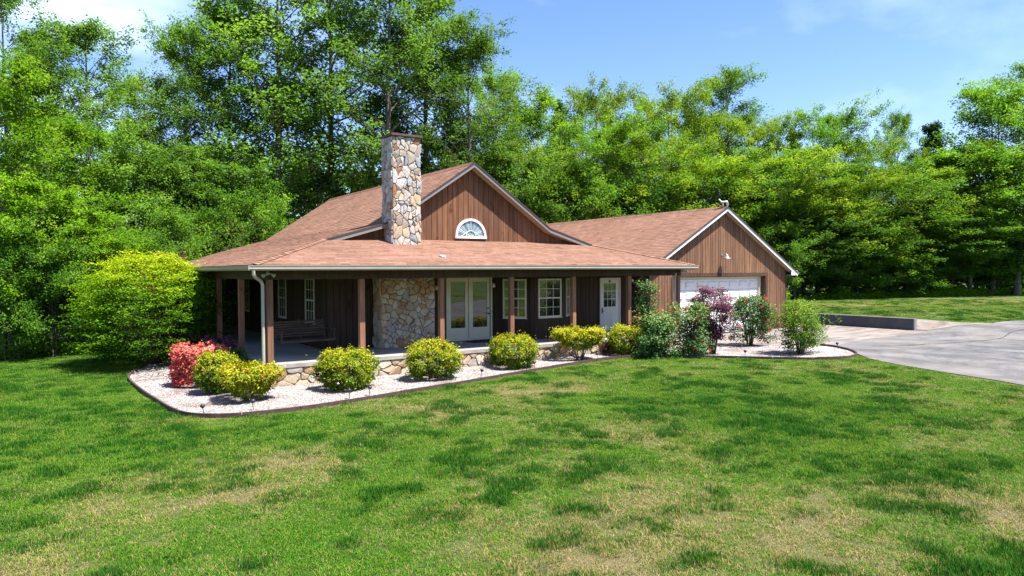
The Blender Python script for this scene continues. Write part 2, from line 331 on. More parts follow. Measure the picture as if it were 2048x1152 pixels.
# ------------------------------------------------------------------ terrain
def sm(x, a, b):
    t = np.clip((x - a) / (b - a), 0, 1); return t * t * (3 - 2 * t)
def hgt(x, y):
    x = np.asarray(x, float); y = np.asarray(y, float)
    z = -0.09 + 0.0105 * np.clip(x, -8, 26)
    z = z + 0.34 * sm(x, 24, 31)
    w = 26.4 + 2.2 * np.clip((-2.6 - y) / 0.8, 0, 1)
    z = z + 0.33 * sm(y, -4.8, -1.2) * np.clip((x - 26.06) / (w - 26.06), 0, 1)
    return z
rng = np.random.default_rng(7)
def vnoise(x, y, s, seed):
    g = np.random.default_rng(seed).random((256, 256)); u = x / s + 1000.37; v = y / s + 1000.71
    i = np.floor(u).astype(int); j = np.floor(v).astype(int); fx = u - i; fy = v - j; fx = fx * fx * (3 - 2 * fx); fy = fy * fy * (3 - 2 * fy)
    G = lambda a, b: g[a % 256, b % 256]
    return (G(i, j) * (1 - fx) + G(i + 1, j) * fx) * (1 - fy) + (G(i, j + 1) * (1 - fx) + G(i + 1, j + 1) * fx) * fy
def fbm(x, y, s, seed, o=4):
    t = 0; a = 1.0; n = 0
    for k in range(o):
        t = t + a * vnoise(x, y, s / 2 ** k, seed + k); n += a; a *= 0.55
    return t / n
def inpoly(x, y, P):
    x = np.asarray(x); y = np.asarray(y); r = np.zeros(x.shape, bool); n = len(P)
    for i in range(n):
        x0, y0 = P[i]; x1, y1 = P[(i + 1) % n]
        if y0 == y1: continue
        c = ((y0 > y) != (y1 > y)) & (x < (x1 - x0) * (y - y0) / (y1 - y0) + x0); r ^= c
    return r
def spline(P, k=6, closed=False):
    P = [Vector(p) for p in P]; n = len(P); out = []
    for i in range(n if closed else n - 1):
        p0 = P[(i - 1) % n] if (closed or i > 0) else P[0]; p1 = P[i]; p2 = P[(i + 1) % n]; p3 = P[(i + 2) % n] if (closed or i + 2 < n) else P[-1]
        for j in range(k):
            t = j / k
            out.append(0.5 * ((2 * p1) + (p2 - p0) * t + (2 * p0 - 5 * p1 + 4 * p2 - p3) * t * t + (3 * p1 - p0 - 3 * p2 + p3) * t ** 3))
    if not closed: out.append(P[-1])
    return out
BED_EDGE = [(-1.1, 8.6), (-2.2, 6.6), (-2.86, 4.4), (-2.88, 2.0), (-2.72, -0.4), (-2.55, -1.9), (-2.18, -2.70), (-1.5, -3.12), (-0.33, -3.22), (0.84, -3.06), (2.18, -2.80), (3.69, -2.50), (5.45, -2.11),
            (7.56, -1.66), (9.3, -1.36), (10.6, -1.30), (11.5, -1.62), (12.6, -2.72), (14.05, -4.45), (14.95, -5.36), (15.85, -5.75), (16.9, -5.50), (17.7, -4.75), (18.2, -3.9), (18.25, -3.35)]
bed_edge = [(p.x, p.y) for p in spline([(a, b, 0) for a, b in BED_EDGE], 5)]
BED = bed_edge + [(17.4, -2.5), (16.4, -1.4), (15.6, -0.5), (14.85, 0.0), (0, 0.0), (-0.2, 0.0), (-0.2, 8.6)]
PAD = [(14.85, 0.02), (15.6, -0.5), (16.4, -1.4), (17.4, -2.5), (18.25, -3.35), (18.6, -3.62), (21.6, -3.1), (25.4, -3.35), (25.98, -3.3), (25.98, 14.0), (24.0, 14.0), (24.0, 1.9), (14.9, 1.9)]
RAMP = [(26.02, -3.3), (27.3, -3.7), (29.2, -4.45), (27.9, -3.0), (27.15, -1.9), (26.75, -0.5), (26.6, 3.5), (26.02, 3.5)]
DRIVE = [(18.6, -3.62), (18.27, -3.9), (17.8, -4.8), (17.0, -5.55), (16.3, -6.3), (15.75, -7.4), (15.2, -9.0), (14.8, -10.4), (14.4, -11.3), (12.4, -17.0), (10.2, -26.0), (18.0, -30.0), (44.0, -30.0),
         (44.0, -10.5), (38.0, -7.2), (33.0, -5.0), (30.2, -4.45), (29.2, -4.45), (27.3, -3.7), (26.02, -3.3), (25.98, -3.3), (25.4, -3.35), (21.6, -3.1)]
def sheet(name, poly, dz, mat, step=0.5, attr=False):
    xs = [p[0] for p in poly]; ys = [p[1] for p in poly]
    gx, gy = np.meshgrid(np.arange(min(xs) + .13, max(xs), step), np.arange(min(ys) + .11, max(ys), step)); gx = gx.ravel(); gy = gy.ravel()
    k = inpoly(gx, gy, poly); bnd = []
    for i in range(len(poly)):
        a = Vector(poly[i]); b = Vector(poly[(i + 1) % len(poly)]); n = max(1, int((b - a).length / step))
        bnd += [a + (b - a) * j / n for j in range(n)]
    pts = bnd + [Vector((float(a), float(b))) for a, b in zip(gx[k], gy[k])]
    nb = len(bnd); e = [(i, (i + 1) % nb) for i in range(nb)]
    vo, eo, fo, _, _, _ = geometry.delaunay_2d_cdt(pts, e, [], 1, 1e-5)
    V = np.array([(v.x, v.y) for v in vo]); z = hgt(V[:, 0], V[:, 1]) + dz
    return pydata(name, np.c_[V, z].tolist(), fo, mat)

ax_ = np.concatenate([[-900, -300, -120, -50, -30], np.arange(-20, 66, 0.24), [75, 100, 160, 400, 1200]])
ay_ = np.concatenate([[-900, -300, -120, -60, -36], np.arange(-26, 32, 0.24), [40, 60, 120, 300, 1200]])
GX, GY = np.meshgrid(ax_, ay_); nx = len(ax_); ny = len(ay_)
# where the grass grows lush and where it thins out: x, y, half-width across and along the view of the front lawn, amount
GREEN_ZONES = [(-3.9, -3.3, 2.8, 3.2, 0.9), (-5.3, 1.2, 1.4, 3.6, 0.5), (-0.6, -5.2, 1.3, 1.4, 0.8), (0.6, -8.1, 1.6, 1.5, 0.7), (-1.8, -10.0, 1.6, 1.3, 0.45), (6.6, -9.1, 2.1, 3.0, 0.85), (8.9, -10.3, 1.5, 2.2, 0.8), (5.6, -12.7, 1.1, 1.4, 0.7), (6.2, -6.2, 1.4, 1.0, 0.3), (-4.6, -9.9, 1.2, 0.6, 0.4), (-1.6, -11.7, 0.8, 0.6, 0.35), (2.9, -15.1, 0.6, 0.8, 0.7), (-8, 5, 4, 4, .5), (-5.4, 8, 2, 2, .5)]
DRY_ZONES = [(-2.0, -7.0, 1.2, 1.4, 0.8), (-3.0, -8.6, 0.8, 0.5, 0.7), (-5.1, -9.3, 0.7, 1.1, 0.7), (1.4, -12.4, 1.8, 1.4, 0.6), (4.0, -8.8, 1.2, 1.4, 0.55), (4.3, -14.4, 0.8, 1.4, 0.7), (5.4, -4.8, 1.4, 1.1, 0.5), (1.8, -4.9, 1.3, 0.9, 0.6), (-0.5, -12.3, 0.8, 0.8, 0.6), (-2.4, -2.9, 0.7, 0.4, 0.9), (8.5, -12.1, 1.0, 1.2, 0.5), (3.2, -13.1, 0.9, 0.7, 0.4), (-0.4, -13.0, 1.0, 0.5, 0.6), (33, 4, 4, 1.5, .8), (44, 0, 5, 2, .7)]
def zones(x, y, Z):
    t = np.zeros(np.shape(x))
    for (zx, zy, a, b, k) in Z:
        u = (x - zx) * rt0.x + (y - zy) * rt0.y; v = (x - zx) * fw0.x + (y - zy) * fw0.y; t = t + k * np.exp(-((u / a) ** 2 + (v / b) ** 2) * .9)
    return np.clip(t, 0, 1)
def lawnmaps(x, y):
    wx = (fbm(x, y, .9, 301) - .5) * 1.6; wy = (fbm(x, y, .9, 401) - .5) * 1.6
    big = fbm(x + wx, y + wy, 3.6, 11, 3); med = fbm(x + wx, y + wy, .9, 31, 4); sml = fbm(x + wx * .5, y + wy * .5, 0.42, 51, 2)
    gz = zones(x + wx, y + wy, GREEN_ZONES); dz = zones(x + wx, y + wy, DRY_ZONES)
    tuft = np.maximum(sm(sml * .7 + med * .3, .575, .66) * sm(vnoise(x, y, .7, 5), .2, .55), sm(vnoise(x + wx * .4, y + wy * .4, .26, 77) * .7 + med * .3, .66, .78) * .8)
    dark = np.clip(.38 * gz + .7 * (med - .48) + .6 * (big - .5) + 1.0 * tuft, 0, 1)
    dry = .80 * dz + .27 + 1.2 * (fbm(x + 40 + wx, y + wy, 1.0, 71, 5) - .5) + .3 * (sml - .5) - .42 * gz
    return dark, np.clip(dry, 0, 1) * (1 - dark * .75)
P0x = GX.ravel(); P0y = GY.ravel(); dk, dr = lawnmaps(P0x, P0y)
V = np.c_[P0x, P0y, hgt(P0x, P0y)]
idx = np.arange(nx * ny).reshape(ny, nx); F = np.stack([idx[:-1, :-1], idx[:-1, 1:], idx[1:, 1:], idx[1:, :-1]], -1).reshape(-1, 4)
def fastmesh(name, V, F, attrs=None, smooth=False):
    me = bpy.data.meshes.new(name); V = np.asarray(V, np.float32); F = np.asarray(F, np.int32); k = F.shape[1]
    me.vertices.add(len(V)); me.vertices.foreach_set('co', V.ravel()); me.loops.add(F.size); me.loops.foreach_set('vertex_index', F.ravel())
    me.polygons.add(len(F)); me.polygons.foreach_set('loop_start', np.arange(len(F), dtype=np.int32) * k)
    me.update(calc_edges=True)
    if smooth: me.polygons.foreach_set('use_smooth', np.ones(len(F), bool))
    for n, (dom, a) in (attrs or {}).items():
        at = me.attributes.new(n, 'FLOAT', dom); at.data.foreach_set('value', np.asarray(a, np.float32))
    return me
GRASS_STOPS = dict(green=(0.085, 0.20, 0.022), lime=(0.17, 0.27, 0.035), dark=(0.022, 0.105, 0.018), straw=(0.40, 0.32, 0.16), soil=(0.33, 0.21, 0.135))
def groundmat():
    m, nt, bs, out = newmat('lawn_ground')
    ad = nt.nodes.new('ShaderNodeAttribute'); ad.attribute_name = 'dark'; ay = nt.nodes.new('ShaderNodeAttribute'); ay.attribute_name = 'dry'
    n = noise(nt, 9, 7, 0.75, wcoords(nt)); n2 = noise(nt, 55, 4, 0.8, wcoords(nt)); n3 = noise(nt, 1.3, 5, 0.6, wcoords(nt))
    r = ramp(nt, [(0.35, (0.035, 0.11, 0.010)), (0.55, (0.08, 0.18, 0.014)), (0.75, (0.20, 0.24, 0.05))], n.outputs['Fac'])
    c = mixrgb(nt, r.outputs[0], (0.014, 0.06, 0.008), ad.outputs['Fac'])
    d = ramp(nt, [(0.3, (0.27, 0.18, 0.11)), (0.6, (0.34, 0.26, 0.14)), (0.8, (0.15, 0.17, 0.04))], n2.outputs['Fac'])
    f = nt.nodes.new('ShaderNodeMath'); f.operation = 'MULTIPLY'; f.inputs[1].default_value = 0.85; nt.links.new(ay.outputs['Fac'], f.inputs[0])
    c = mixrgb(nt, c, d.outputs[0], f.outputs[0])
    g = ramp(nt, [(0.36, (0.3, 0.3, 0.3)), (0.64, (1.6, 1.6, 1.6))], n2.outputs['Fac']); c = mixrgb(nt, c, g.outputs[0], 1.0, 'MULTIPLY')
    nt.links.new(c, bs.inputs['Base Color']); bs.inputs['Roughness'].default_value = 0.95; bs.inputs['Specular IOR Level'].default_value = 0.1
    bump(nt, bs, n2.outputs['Fac'], 1.0, 0.04); return m
M['ground'] = groundmat()
g_me = fastmesh('ground', V, F, {'dark': ('POINT', dk), 'dry': ('POINT', dr)}, True)
# drop the cells under the retained bank's own face and leave one sheet otherwise
ground = link('ground', g_me, M['ground']); tag(ground, 'patchy green and straw coloured lawn around the house', None, None, 'structure')

tag(sheet('driveway', DRIVE, 0.018, M['asphalt']), 'worn grey asphalt driveway curving in from the right', kind='structure')
tag(sheet('pavement', PAD, 0.014, M['concrete']), 'pale concrete parking pad in front of the garage door', kind='structure')
tag(sheet('pavement', RAMP, 0.03, M['concrete'], 0.3), 'pale concrete strip above the retaining wall', kind='structure')
def strip(poly, w, dz):
    """thin ragged line on the ground"""
    V = []; F = []; rr = random.Random(len(poly) * 7); P = [p for p in spline([(a, b, 0) for a, b in poly], 8)]
    for i, p in enumerate(P):
        d = (P[min(i + 1, len(P) - 1)] - P[max(i - 1, 0)]).normalized(); n = Vector((-d.y, d.x, 0)); ww = w * rr.uniform(0.3, 1.3); j = n * rr.uniform(-.03, .03)
        for s in (-1, 1):
            q = p + j + n * ww * s; V.append((q.x, q.y, float(hgt(q.x, q.y)) + dz))
        if i: k = 2 * i; F.append((k - 2, k - 1, k + 1, k))
    return V, F
M['crack'] = simple('crack_filler', (0.04, 0.045, 0.03), 0.95)
cr_ = MB()
for pl_ in ([(20.5, -5.2), (23, -5.9), (25.2, -6.3), (27.5, -6.0), (30, -6.6), (34, -7.6), (38, -8.4)], [(21, -8.3), (22.5, -8.9), (24.8, -9.1), (27, -9.6)], [(19.6, -4.5), (20.6, -5.2), (21.8, -5.4)]):
    cr_.add(*strip(pl_, 0.022, 0.026))
crk = cr_.build('driveway_crack', M['crack']); tag(crk, kind='structure'); crk['label'] = 'thin dark cracks running across the asphalt driveway'
jn = MB()
for pl_ in ([(20.6, 1.8), (20.6, -3.2)], [(16.5, -0.9), (25.9, -0.9)]):
    jn.add(*strip(pl_, 0.012, 0.021))
jn.build('pavement_joint', M['crack']); tag(bpy.data.objects['pavement_joint'], 'thin saw-cut joints in the concrete pad', kind='structure')

# gravel bed
def gravelmat():
    m, nt, bs, out = newmat('bed_gravel')
    v = nt.nodes.new('ShaderNodeTexVoronoi'); v.inputs['Scale'].default_value = 34; nt.links.new(wcoords(nt), v.inputs['Vector'])
    r = ramp(nt, [(0.0, (0.36, 0.33, 0.31)), (0.35, (0.20, 0.17, 0.155)), (0.6, (0.42, 0.39, 0.37)), (0.85, (0.13, 0.085, 0.07)), (1, (0.36, 0.33, 0.31))], v.outputs['Color'])
    n = noise(nt, 1.6, 6, 0.7, wcoords(nt)); g = ramp(nt, [(0.53, (0, 0, 0)), (0.68, (1, 1, 1))], n.outputs['Fac'])
    c = mixrgb(nt, r.outputs[0], (0.20, 0.085, 0.05), g.outputs[0]); nt.links.new(c, bs.inputs['Base Color']); bs.inputs['Roughness'].default_value = 0.85
    bump(nt, bs, v.outputs['Distance'], 0.8, 0.02); return m
def pebblemat():
    m, nt, bs, out = newmat('white_pebble'); a = nt.nodes.new('ShaderNodeAttribute'); a.attribute_name = 'tint'
    r = ramp(nt, [(0.0, (0.10, 0.045, 0.03)), (0.10, (0.20, 0.11, 0.08)), (0.16, (0.17, 0.13, 0.11)), (0.35, (0.32, 0.29, 0.28)), (0.5, (0.50, 0.47, 0.45)), (1, (0.68, 0.65, 0.63))], a.outputs['Fac'])
    nt.links.new(r.outputs[0], bs.inputs['Base Color']); bs.inputs['Roughness'].default_value = 0.75; return m
M['gravel'] = gravelmat(); M['pebble'] = pebblemat()
tag(sheet('flower_bed', BED, 0.03, M['gravel'], 0.4), 'curved bed of white gravel along the porch front', kind='structure')
PLANT_SPOTS = [(-1.45, -.31, .55), (-1.04, -1.43, .7), (1.36, -1.5, .85), (3.85, -1.3, .9), (6.67, -.95, .8), (9.3, -.8, .85), (11.3, -.75, .7), (-1.72, 1.72, .6), (11.5, -1.9, .7), (12.3, -2.6, .6), (12.54, -3.3, .5), (16.5, -1.7, .7), (15.6, -4.4, .8)]
npb = 46000; px_ = rng.uniform(-3, 18.4, npb * 4); py_ = rng.uniform(-5.9, 8.6, npb * 4); k = inpoly(px_, py_, BED); px_ = px_[k][:npb]; py_ = py_[k][:npb]; npb = len(px_)
sz = rng.uniform(.007, .017, npb); a = rng.uniform(0, 6.28, npb)
t = rng.random(npb); mul = fbm(px_, py_, .8, 90, 4)
near = np.zeros(npb)
for (qx, qy, qr) in PLANT_SPOTS: near = np.maximum(near, 1 - np.hypot(px_ - qx, py_ - qy) / (qr * 1.1))
brown = (mul + near * .35 + rng.normal(0, .06, npb)) > 0.66; t = np.where(brown, t * .16, .18 + t * .82)
oc = np.array([(1, 0, 0), (0, .8, 0), (-.9, .1, 0), (0, -.85, 0), (.1, .05, .62)])
ca, sa = np.cos(a), np.sin(a); VV = np.zeros((npb, 5, 3)); ocj = oc[None] * (1 + rng.uniform(-.3, .3, (npb, 5, 3)))
VV[:, :, 0] = px_[:, None] + sz[:, None] * (ocj[:, :, 0] * ca[:, None] - ocj[:, :, 1] * sa[:, None]); VV[:, :, 1] = py_[:, None] + sz[:, None] * (ocj[:, :, 0] * sa[:, None] + ocj[:, :, 1] * ca[:, None])
VV[:, :, 2] = (hgt(px_, py_) + .03)[:, None] + sz[:, None] * ocj[:, :, 2]
FF = (np.arange(npb) * 5)[:, None, None] + np.array([(0, 1, 4), (1, 2, 4), (2, 3, 4), (3, 0, 4)])[None]
me = fastmesh('gravel', VV.reshape(-1, 3), FF.reshape(-1, 3), {'tint': ('POINT', np.repeat(t, 5))})
tag(link('gravel', me, M['pebble']), 'loose white landscaping gravel spread over the bed', kind='stuff')
# bed edging, board by board
edge = empty('bed_edging', (bed_edge[8][0], bed_edge[8][1], 0)); tag(edge, 'low brown landscape edging around the white gravel bed', 'edging')
inv = Matrix.Translation(-Vector(edge.location))
for i in range(0, len(bed_edge) - 1, 5):
    seg = bed_edge[i:i + 6]; mb = MB(); rr = random.Random(i)
    hh = 0.09 + rr.uniform(-.012, .012); P = []
    for j, (x, y) in enumerate(seg):
        a = Vector(seg[max(j - 1, 0)]); b = Vector(seg[min(j + 1, len(seg) - 1)]); d = (b - a).normalized(); n = Vector((-d.y, d.x)); z = float(hgt(x, y))
        if j == len(seg) - 1: x -= d.x * .012; y -= d.y * .012
        for s, q in ((-.022, -.05), (.022, -.05), (.022, hh), (-.022, hh)): P.append((x + n.x * s - edge.location.x, y + n.y * s - edge.location.y, z + q))
    n = len(seg); F_ = [(0, 1, 2, 3), (4 * n - 1, 4 * n - 2, 4 * n - 3, 4 * n - 4)]
    for j in range(n - 1):
        for q in range(4): F_.append((4 * j + q, 4 * j + 4 + q, 4 * j + 4 + (q + 1) % 4, 4 * j + (q + 1) % 4))
    mb.add(P, F_); mb.build('board', M['edging'], edge)

# ------------------------------------------------------------------ the house
house = empty('house', (0, 0, 0)); tag(house, 'brown wood sided house with wraparound porch and attached gabled garage', 'house')
def roofz(x):      # main roof, profile across the ridge
    d = abs(x - 7.22); return 6.48 - 0.667 * d if d < 3.15 else 4.38 - 0.289 * (d - 3.15)
def porchz(y): return 3.03 + 0.289 * (y + 0.43)
def garz(x): return 5.52 - 0.57 * abs(x - 19.3)
WALLY = 2.5; GY_ = 1.85

# slab and its stone face
mb = MB(); mb.prism([(-.2, 0, .40), (14.85, 0, .40), (14.85, 2.5, .40), (2.2, 2.5, .40), (2.2, 16.2, .40), (-.2, 16.2, .40)], (0, 0, .10)); slab = mb.build('porch_slab', M['slab'], house)
mb = MB(); mb.prism([(-.14, .06, -.3), (14.8, .06, -.3), (14.8, 2.5, -.3), (2.2, 2.5, -.3), (2.2, 16.1, -.3), (-.14, 16.1, -.3)], (0, 0, .70)); found = mb.build('foundation', M['mortar'], house)

def voronoi_stones(parent, o, u, v, nrm, w, h, n, seed, sx=1.0, depth=(.02, .05), gap=.008, name='stone', rot=0.0, mat='stone'):
    rr = np.random.default_rng(seed); o, u, v, nrm = map(Vector, (o, u, v, nrm))
    P = np.c_[rr.uniform(0, w, n), rr.uniform(0, h, n)]
    g = rr.uniform(0, 1, (n * 60, 2)) * [w, h]
    for _ in range(1):
        dd = ((g[:, None, 0] - P[None, :, 0]) / sx) ** 2 + (g[:, None, 1] - P[None, :, 1]) ** 2; near = dd.argmin(1)
        for i in range(n):
            q = g[near == i]
            if len(q): P[i] = P[i] * .62 + q.mean(0) * .38
    Q = P / [sx, 1]; wt = rr.uniform(-.5, .5, n) * (w * h / n / sx) * .55; ph = rr.uniform(0, 6.28, 8)
    def warp(a, b):
        f = min(1, a / .12, (w / sx - a) / .12, b / .12, (h - b) / .12); f = max(0, f) * .022
        return a + f * (math.sin(b * 13 + ph[0]) + math.sin(b * 29 + a * 11 + ph[1]) * .7), b + f * (math.sin(a * 15 + ph[2]) + math.sin(a * 27 - b * 9 + ph[3]) * .7)
    for i in range(n):
        poly = [Vector((0, 0)), Vector((w / sx, 0)), Vector((w / sx, h)), Vector((0, h))]; c = Vector(Q[i])
        for j in range(n):
            if j == i: continue
            m = (c + Vector(Q[j])) / 2; d = (Vector(Q[j]) - c); L_ = d.length
            if L_ > 2.2 * max(w / sx, h): continue
            d /= L_; out = []; mm = Vector(Q[i]) + d * max(L_ * .12, min(L_ * .88, L_ * .5 + (wt[i] - wt[j]) / (2 * L_))) - d * gap * .5
            for a in range(len(poly)):
                p, q = poly[a], poly[(a + 1) % len(poly)]; sp = (p - mm).dot(d); sq = (q - mm).dot(d)
                if sp <= 0: out.append(p)
                if (sp <= 0) != (sq <= 0): out.append(p + (q - p) * (sp / (sp - sq)))
            poly = out
            if len(poly) < 3: break
        if len(poly) < 3: continue
        # cut the corners a little
        q2 = []
        for a in range(len(poly)):
            p, q = poly[a], poly[(a + 1) % len(poly)]; e = rr.uniform(.10, .22)
            q2 += [p.lerp(q, e), q.lerp(p, rr.uniform(.10, .22))]
        q2 = [Vector(warp(p.x, p.y)) for p in q2]
        cc = sum(q2, Vector((0, 0))) / len(q2); dp = rr.uniform(*depth); k = len(q2); V = []; tilt = rr.normal(0, .06, 2)
        for p in q2: V.append(o + u * (p.x * sx) + v * p.y)
        for p in q2:
            r_ = (p - cc); t_ = cc + r_ * (1 - min(.45, .016 / max(.02, r_.length)))
            V.append(o + u * (t_.x * sx) + v * t_.y + nrm * (dp + r_.x * tilt[0] + r_.y * tilt[1] + rr.uniform(-.004, .004)))
        V.append(o + u * (cc.x * sx) + v * cc.y + nrm * (dp + rr.uniform(.002, .012)))
        F = [(a, (a + 1) % k, k + (a + 1) % k, k + a) for a in range(k)] + [(k + a, k + (a + 1) % k, 2 * k) for a in range(k)]
        pydata(name, V, F, M[mat], parent)
X_, Y_, Z_ = (1, 0, 0), (0, 1, 0), (0, 0, 1)
voronoi_stones(found, (-.14, .06, -.14), X_, Z_, (0, -1, 0), 11.6, .54, 105, 3, 1.35, mat='stone_tan')
voronoi_stones(found, (11.46, .06, 0.0), X_, Z_, (0, -1, 0), 3.3, .40, 14, 31, 1.35, mat='stone_tan')
voronoi_stones(found, (-.14, 4.0, -.14), (0, -1, 0), Z_, (-1, 0, 0), 3.9, .54, 20, 4, 1.3, mat='stone_tan')

# planked walls: each board a piece
def board_wall(name, parent, x0, x1, y, zlo, zhi, bw, mat, step=.008, thick=.03, back=.10, seed=1, dirv=(1, 0, 0), o=None, nrm=(0, -1, 0)):
    """zlo / zhi: numbers or functions of the distance along the wall"""
    fl = zlo if callable(zlo) else (lambda s: zlo); fh = zhi if callable(zhi) else (lambda s: zhi)
    u = Vector(dirv); nn = Vector(nrm); o = Vector(o) if o is not None else Vector((0, y, 0)); up_ = Vector((0, 0, 1))
    n = max(1, round((x1 - x0) / bw)); w = (x1 - x0) / n; rr = random.Random(seed)
    # backing, cut to the same outline
    bot = []; top = []; ks = sorted({x0 + w * i for i in range(n + 1)} | {b for b in (4.07, 7.22, 10.37, 19.3) if x0 < b < x1})
    for s in ks: bot.append(o + u * s + up_ * fl(s)); top.append(o + u * s + up_ * fh(s))
    wall = MB(); wall.prism([p - nn * back for p in bot + top[::-1]], nn * (back - .004)); wl = wall.build(name, M['gap'], parent)
    for i in range(n):
        a = x0 + w * i + step / 2; b = x0 + w * (i + 1) - step / 2; ss = [a] + [q for q in (7.22, 4.07, 10.37, 19.3) if a < q < b] + [b]
        t_ = thick + rr.uniform(-.002, .003)
        P = [o + u * s + up_ * (fl(s)) for s in ss] + [o + u * s + up_ * (fh(s) - .002) for s in ss[::-1]]
        if (P[-1] - P[0]).length < .02 and (P[len(ss)] - P[len(ss) - 1]).length < .02: continue
        k = len(P); c = .006
        P1 = [p + nn * (t_ - c) for p in P]; P2 = []
        for j, p in enumerate(P): P2.append(p + nn * t_ + u * (c if (j == 0 or j == k - 1) else (-c if j in (len(ss) - 1, len(ss)) else 0)))
        V = P + P1 + P2; F = [(j, (j + 1) % k, k + (j + 1) % k, k + j) for j in range(k)] + [(k + j, k + (j + 1) % k, 2 * k + (j + 1) % k, 2 * k + j) for j in range(k)] + [tuple(range(2 * k, 3 * k))]
        pydata('plank', V, F, mat, wl)
    return wl
gable = board_wall('gable_wall', house, 2.75, 11.75, WALLY, lambda s: 3.84, lambda s: max(3.86, roofz(s) - .15), .20, M['gable_plank'], seed=2)
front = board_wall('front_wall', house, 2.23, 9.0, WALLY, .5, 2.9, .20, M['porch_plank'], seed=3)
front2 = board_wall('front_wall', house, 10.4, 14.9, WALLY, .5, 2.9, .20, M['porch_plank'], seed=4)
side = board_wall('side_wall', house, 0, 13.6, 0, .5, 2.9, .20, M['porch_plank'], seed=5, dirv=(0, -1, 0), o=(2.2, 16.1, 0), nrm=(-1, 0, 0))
BF = 1.5; c1 = 8.97; c2 = 10.45
bay = board_wall('bay_wall', house, 0, c2 - c1, 0, .5, 2.9, .185, M['porch_plank'], seed=6, o=(c1, BF, 0))
dl = Vector((c1 - 8.12, BF - WALLY, 0)); dr_ = Vector((11.5 - c2, WALLY - BF, 0))
board_wall('bay_wall', house, 0, dl.length, 0, .5, 2.9, .19, M['porch_plank'], seed=7, o=(8.12, WALLY, 0), dirv=dl.normalized(), nrm=(dl.normalized().y, -dl.normalized().x, 0))
board_wall('bay_wall', house, 0, dr_.length, 0, .5, 2.9, .19, M['porch_plank'], seed=8, o=(c2, BF, 0), dirv=dr_.normalized(), nrm=(dr_.normalized().y, -dr_.normalized().x, 0))
# body behind the boards so nothing shows through
mb = MB(); mb.box((2.32, 2.62, .5), (14.8, 16.1, 2.95)); mb.prism([(2.9, 2.62, 3.0), (11.6, 2.62, 3.0), (11.6, 2.62, 3.85), (10.37, 2.62, 4.2), (7.22, 2.62, 6.3), (4.07, 2.62, 4.2), (2.9, 2.62, 3.85)], (0, 13.4, 0)); mb.build('wall_core', M['gap'], house)

# garage walls
OPL, OPR, OPT = 16.35, 22.10, 2.58
gw = lambda s: garz(s) - .15
gl = board_wall('garage_wall', house, 14.94, OPL - .06, GY_, .08, gw, .16, M['garage_plank'], seed=9)
gt = board_wall('garage_wall', house, OPL - .06, OPR + .06, GY_, OPT + .14, gw, .16, M['garage_plank'], seed=10)
gr = board_wall('garage_wall', house, OPR + .06, 23.62, GY_, .12, gw, .16, M['garage_plank'], seed=11)
board_wall('garage_side_wall', house, 0, 12.6, 0, .1, 2.75, .20, M['garage_plank'], seed=12, dirv=(0, -1, 0), o=(14.94, 14.45, 0), nrm=(-1, 0, 0))
board_wall('garage_side_wall', house, 0, 12.6, 0, .1, 2.95, .20, M['garage_plank'], seed=13, dirv=(0, 1, 0), o=(23.62, 1.88, 0), nrm=(1, 0, 0))
mb = MB(); mb.box((15.0, GY_ + .62, .1), (23.5, 14.3, 2.7)); mb.prism([(15.05, GY_ + .12, 2.7), (23.5, GY_ + .12, 2.7), (23.5, GY_ + .12, 2.95), (19.3, GY_ + .12, 5.3), (15.05, GY_ + .12, 2.95)], (0, 12.3, 0)); mb.build('wall_core', M['gap'], house)
mb = MB(); mb.box((OPL - .10, GY_ - .045, OPT), (OPR + .20, GY_ + .0, OPT + .13)); mb.box((OPR + .06, GY_ - .045, .12), (OPR + .20, GY_, OPT - .003)); mb.box((OPL - .18, GY_ - .045, .1), (OPL - .06, GY_, OPT - .003))
mb.build('door_trim', M['beam'], house)
mb = MB(); mb.box((OPR, GY_, .12), (OPR + .055, GY_ + .5, OPT)); mb.box((OPL - .055, GY_, .1), (OPL, GY_ + .5, OPT)); mb.box((OPL, GY_ + .0, OPT + .002), (OPR, GY_ + .5, OPT + .06)); mb.build('door_reveal', M['beam'], house)
mb = MB(); mb.box((23.60, GY_ - .045, .12), (23.70, GY_ + .05, 2.75)); mb.build('corner_board', M['beam'], house)
# garage door: five sections of raised panels
mb = MB(); mb.box((OPL, GY_ + .26, .15), (OPR, GY_ + .30, 2.56)); gd = mb.build('garage_door', M['white'], house)
mb = MB(); mb.box((OPR - .14, GY_ + .16, .15), (OPR, GY_ + .259, 2.56)); mb.box((OPL, GY_ + .16, .15), (OPL + .14, GY_ + .259, 2.56)); mb.box((OPL + .14, GY_ + .16, 2.47), (OPR - .14, GY_ + .259, 2.56)); mb.build('door_frame', M['trim'], house)
sh = 2.32 / 5
for r_ in range(5):
    z0 = .15 + r_ * sh
    mb = MB(); mb.box((OPL + .145, GY_ + .222, z0 + .012), (OPR - .145, GY_ + .258, z0 + sh - .014)); mb.build('section', M['white'], gd)
    nP = 8; pw = (OPR - OPL - .3) / nP
    for c_ in range(nP):
        a = OPL + .15 + c_ * pw; mb = MB(); y = GY_ + .22
        x0, x1, za, zb = a + .09, a + pw - .09, z0 + .10, z0 + sh - .10
        V = [(x0, y, za), (x1, y, za), (x1, y, zb), (x0, y, zb), (x0 + .03, y - .035, za + .03), (x1 - .03, y - .035, za + .03), (x1 - .03, y - .035, zb - .03), (x0 + .03, y - .035, zb - .03)]
        pydata('panel', V, [(4, 5, 6, 7), (0, 1, 5, 4), (1, 2, 6, 5), (2, 3, 7, 6), (3, 0, 4, 7)], M['white'], gd)

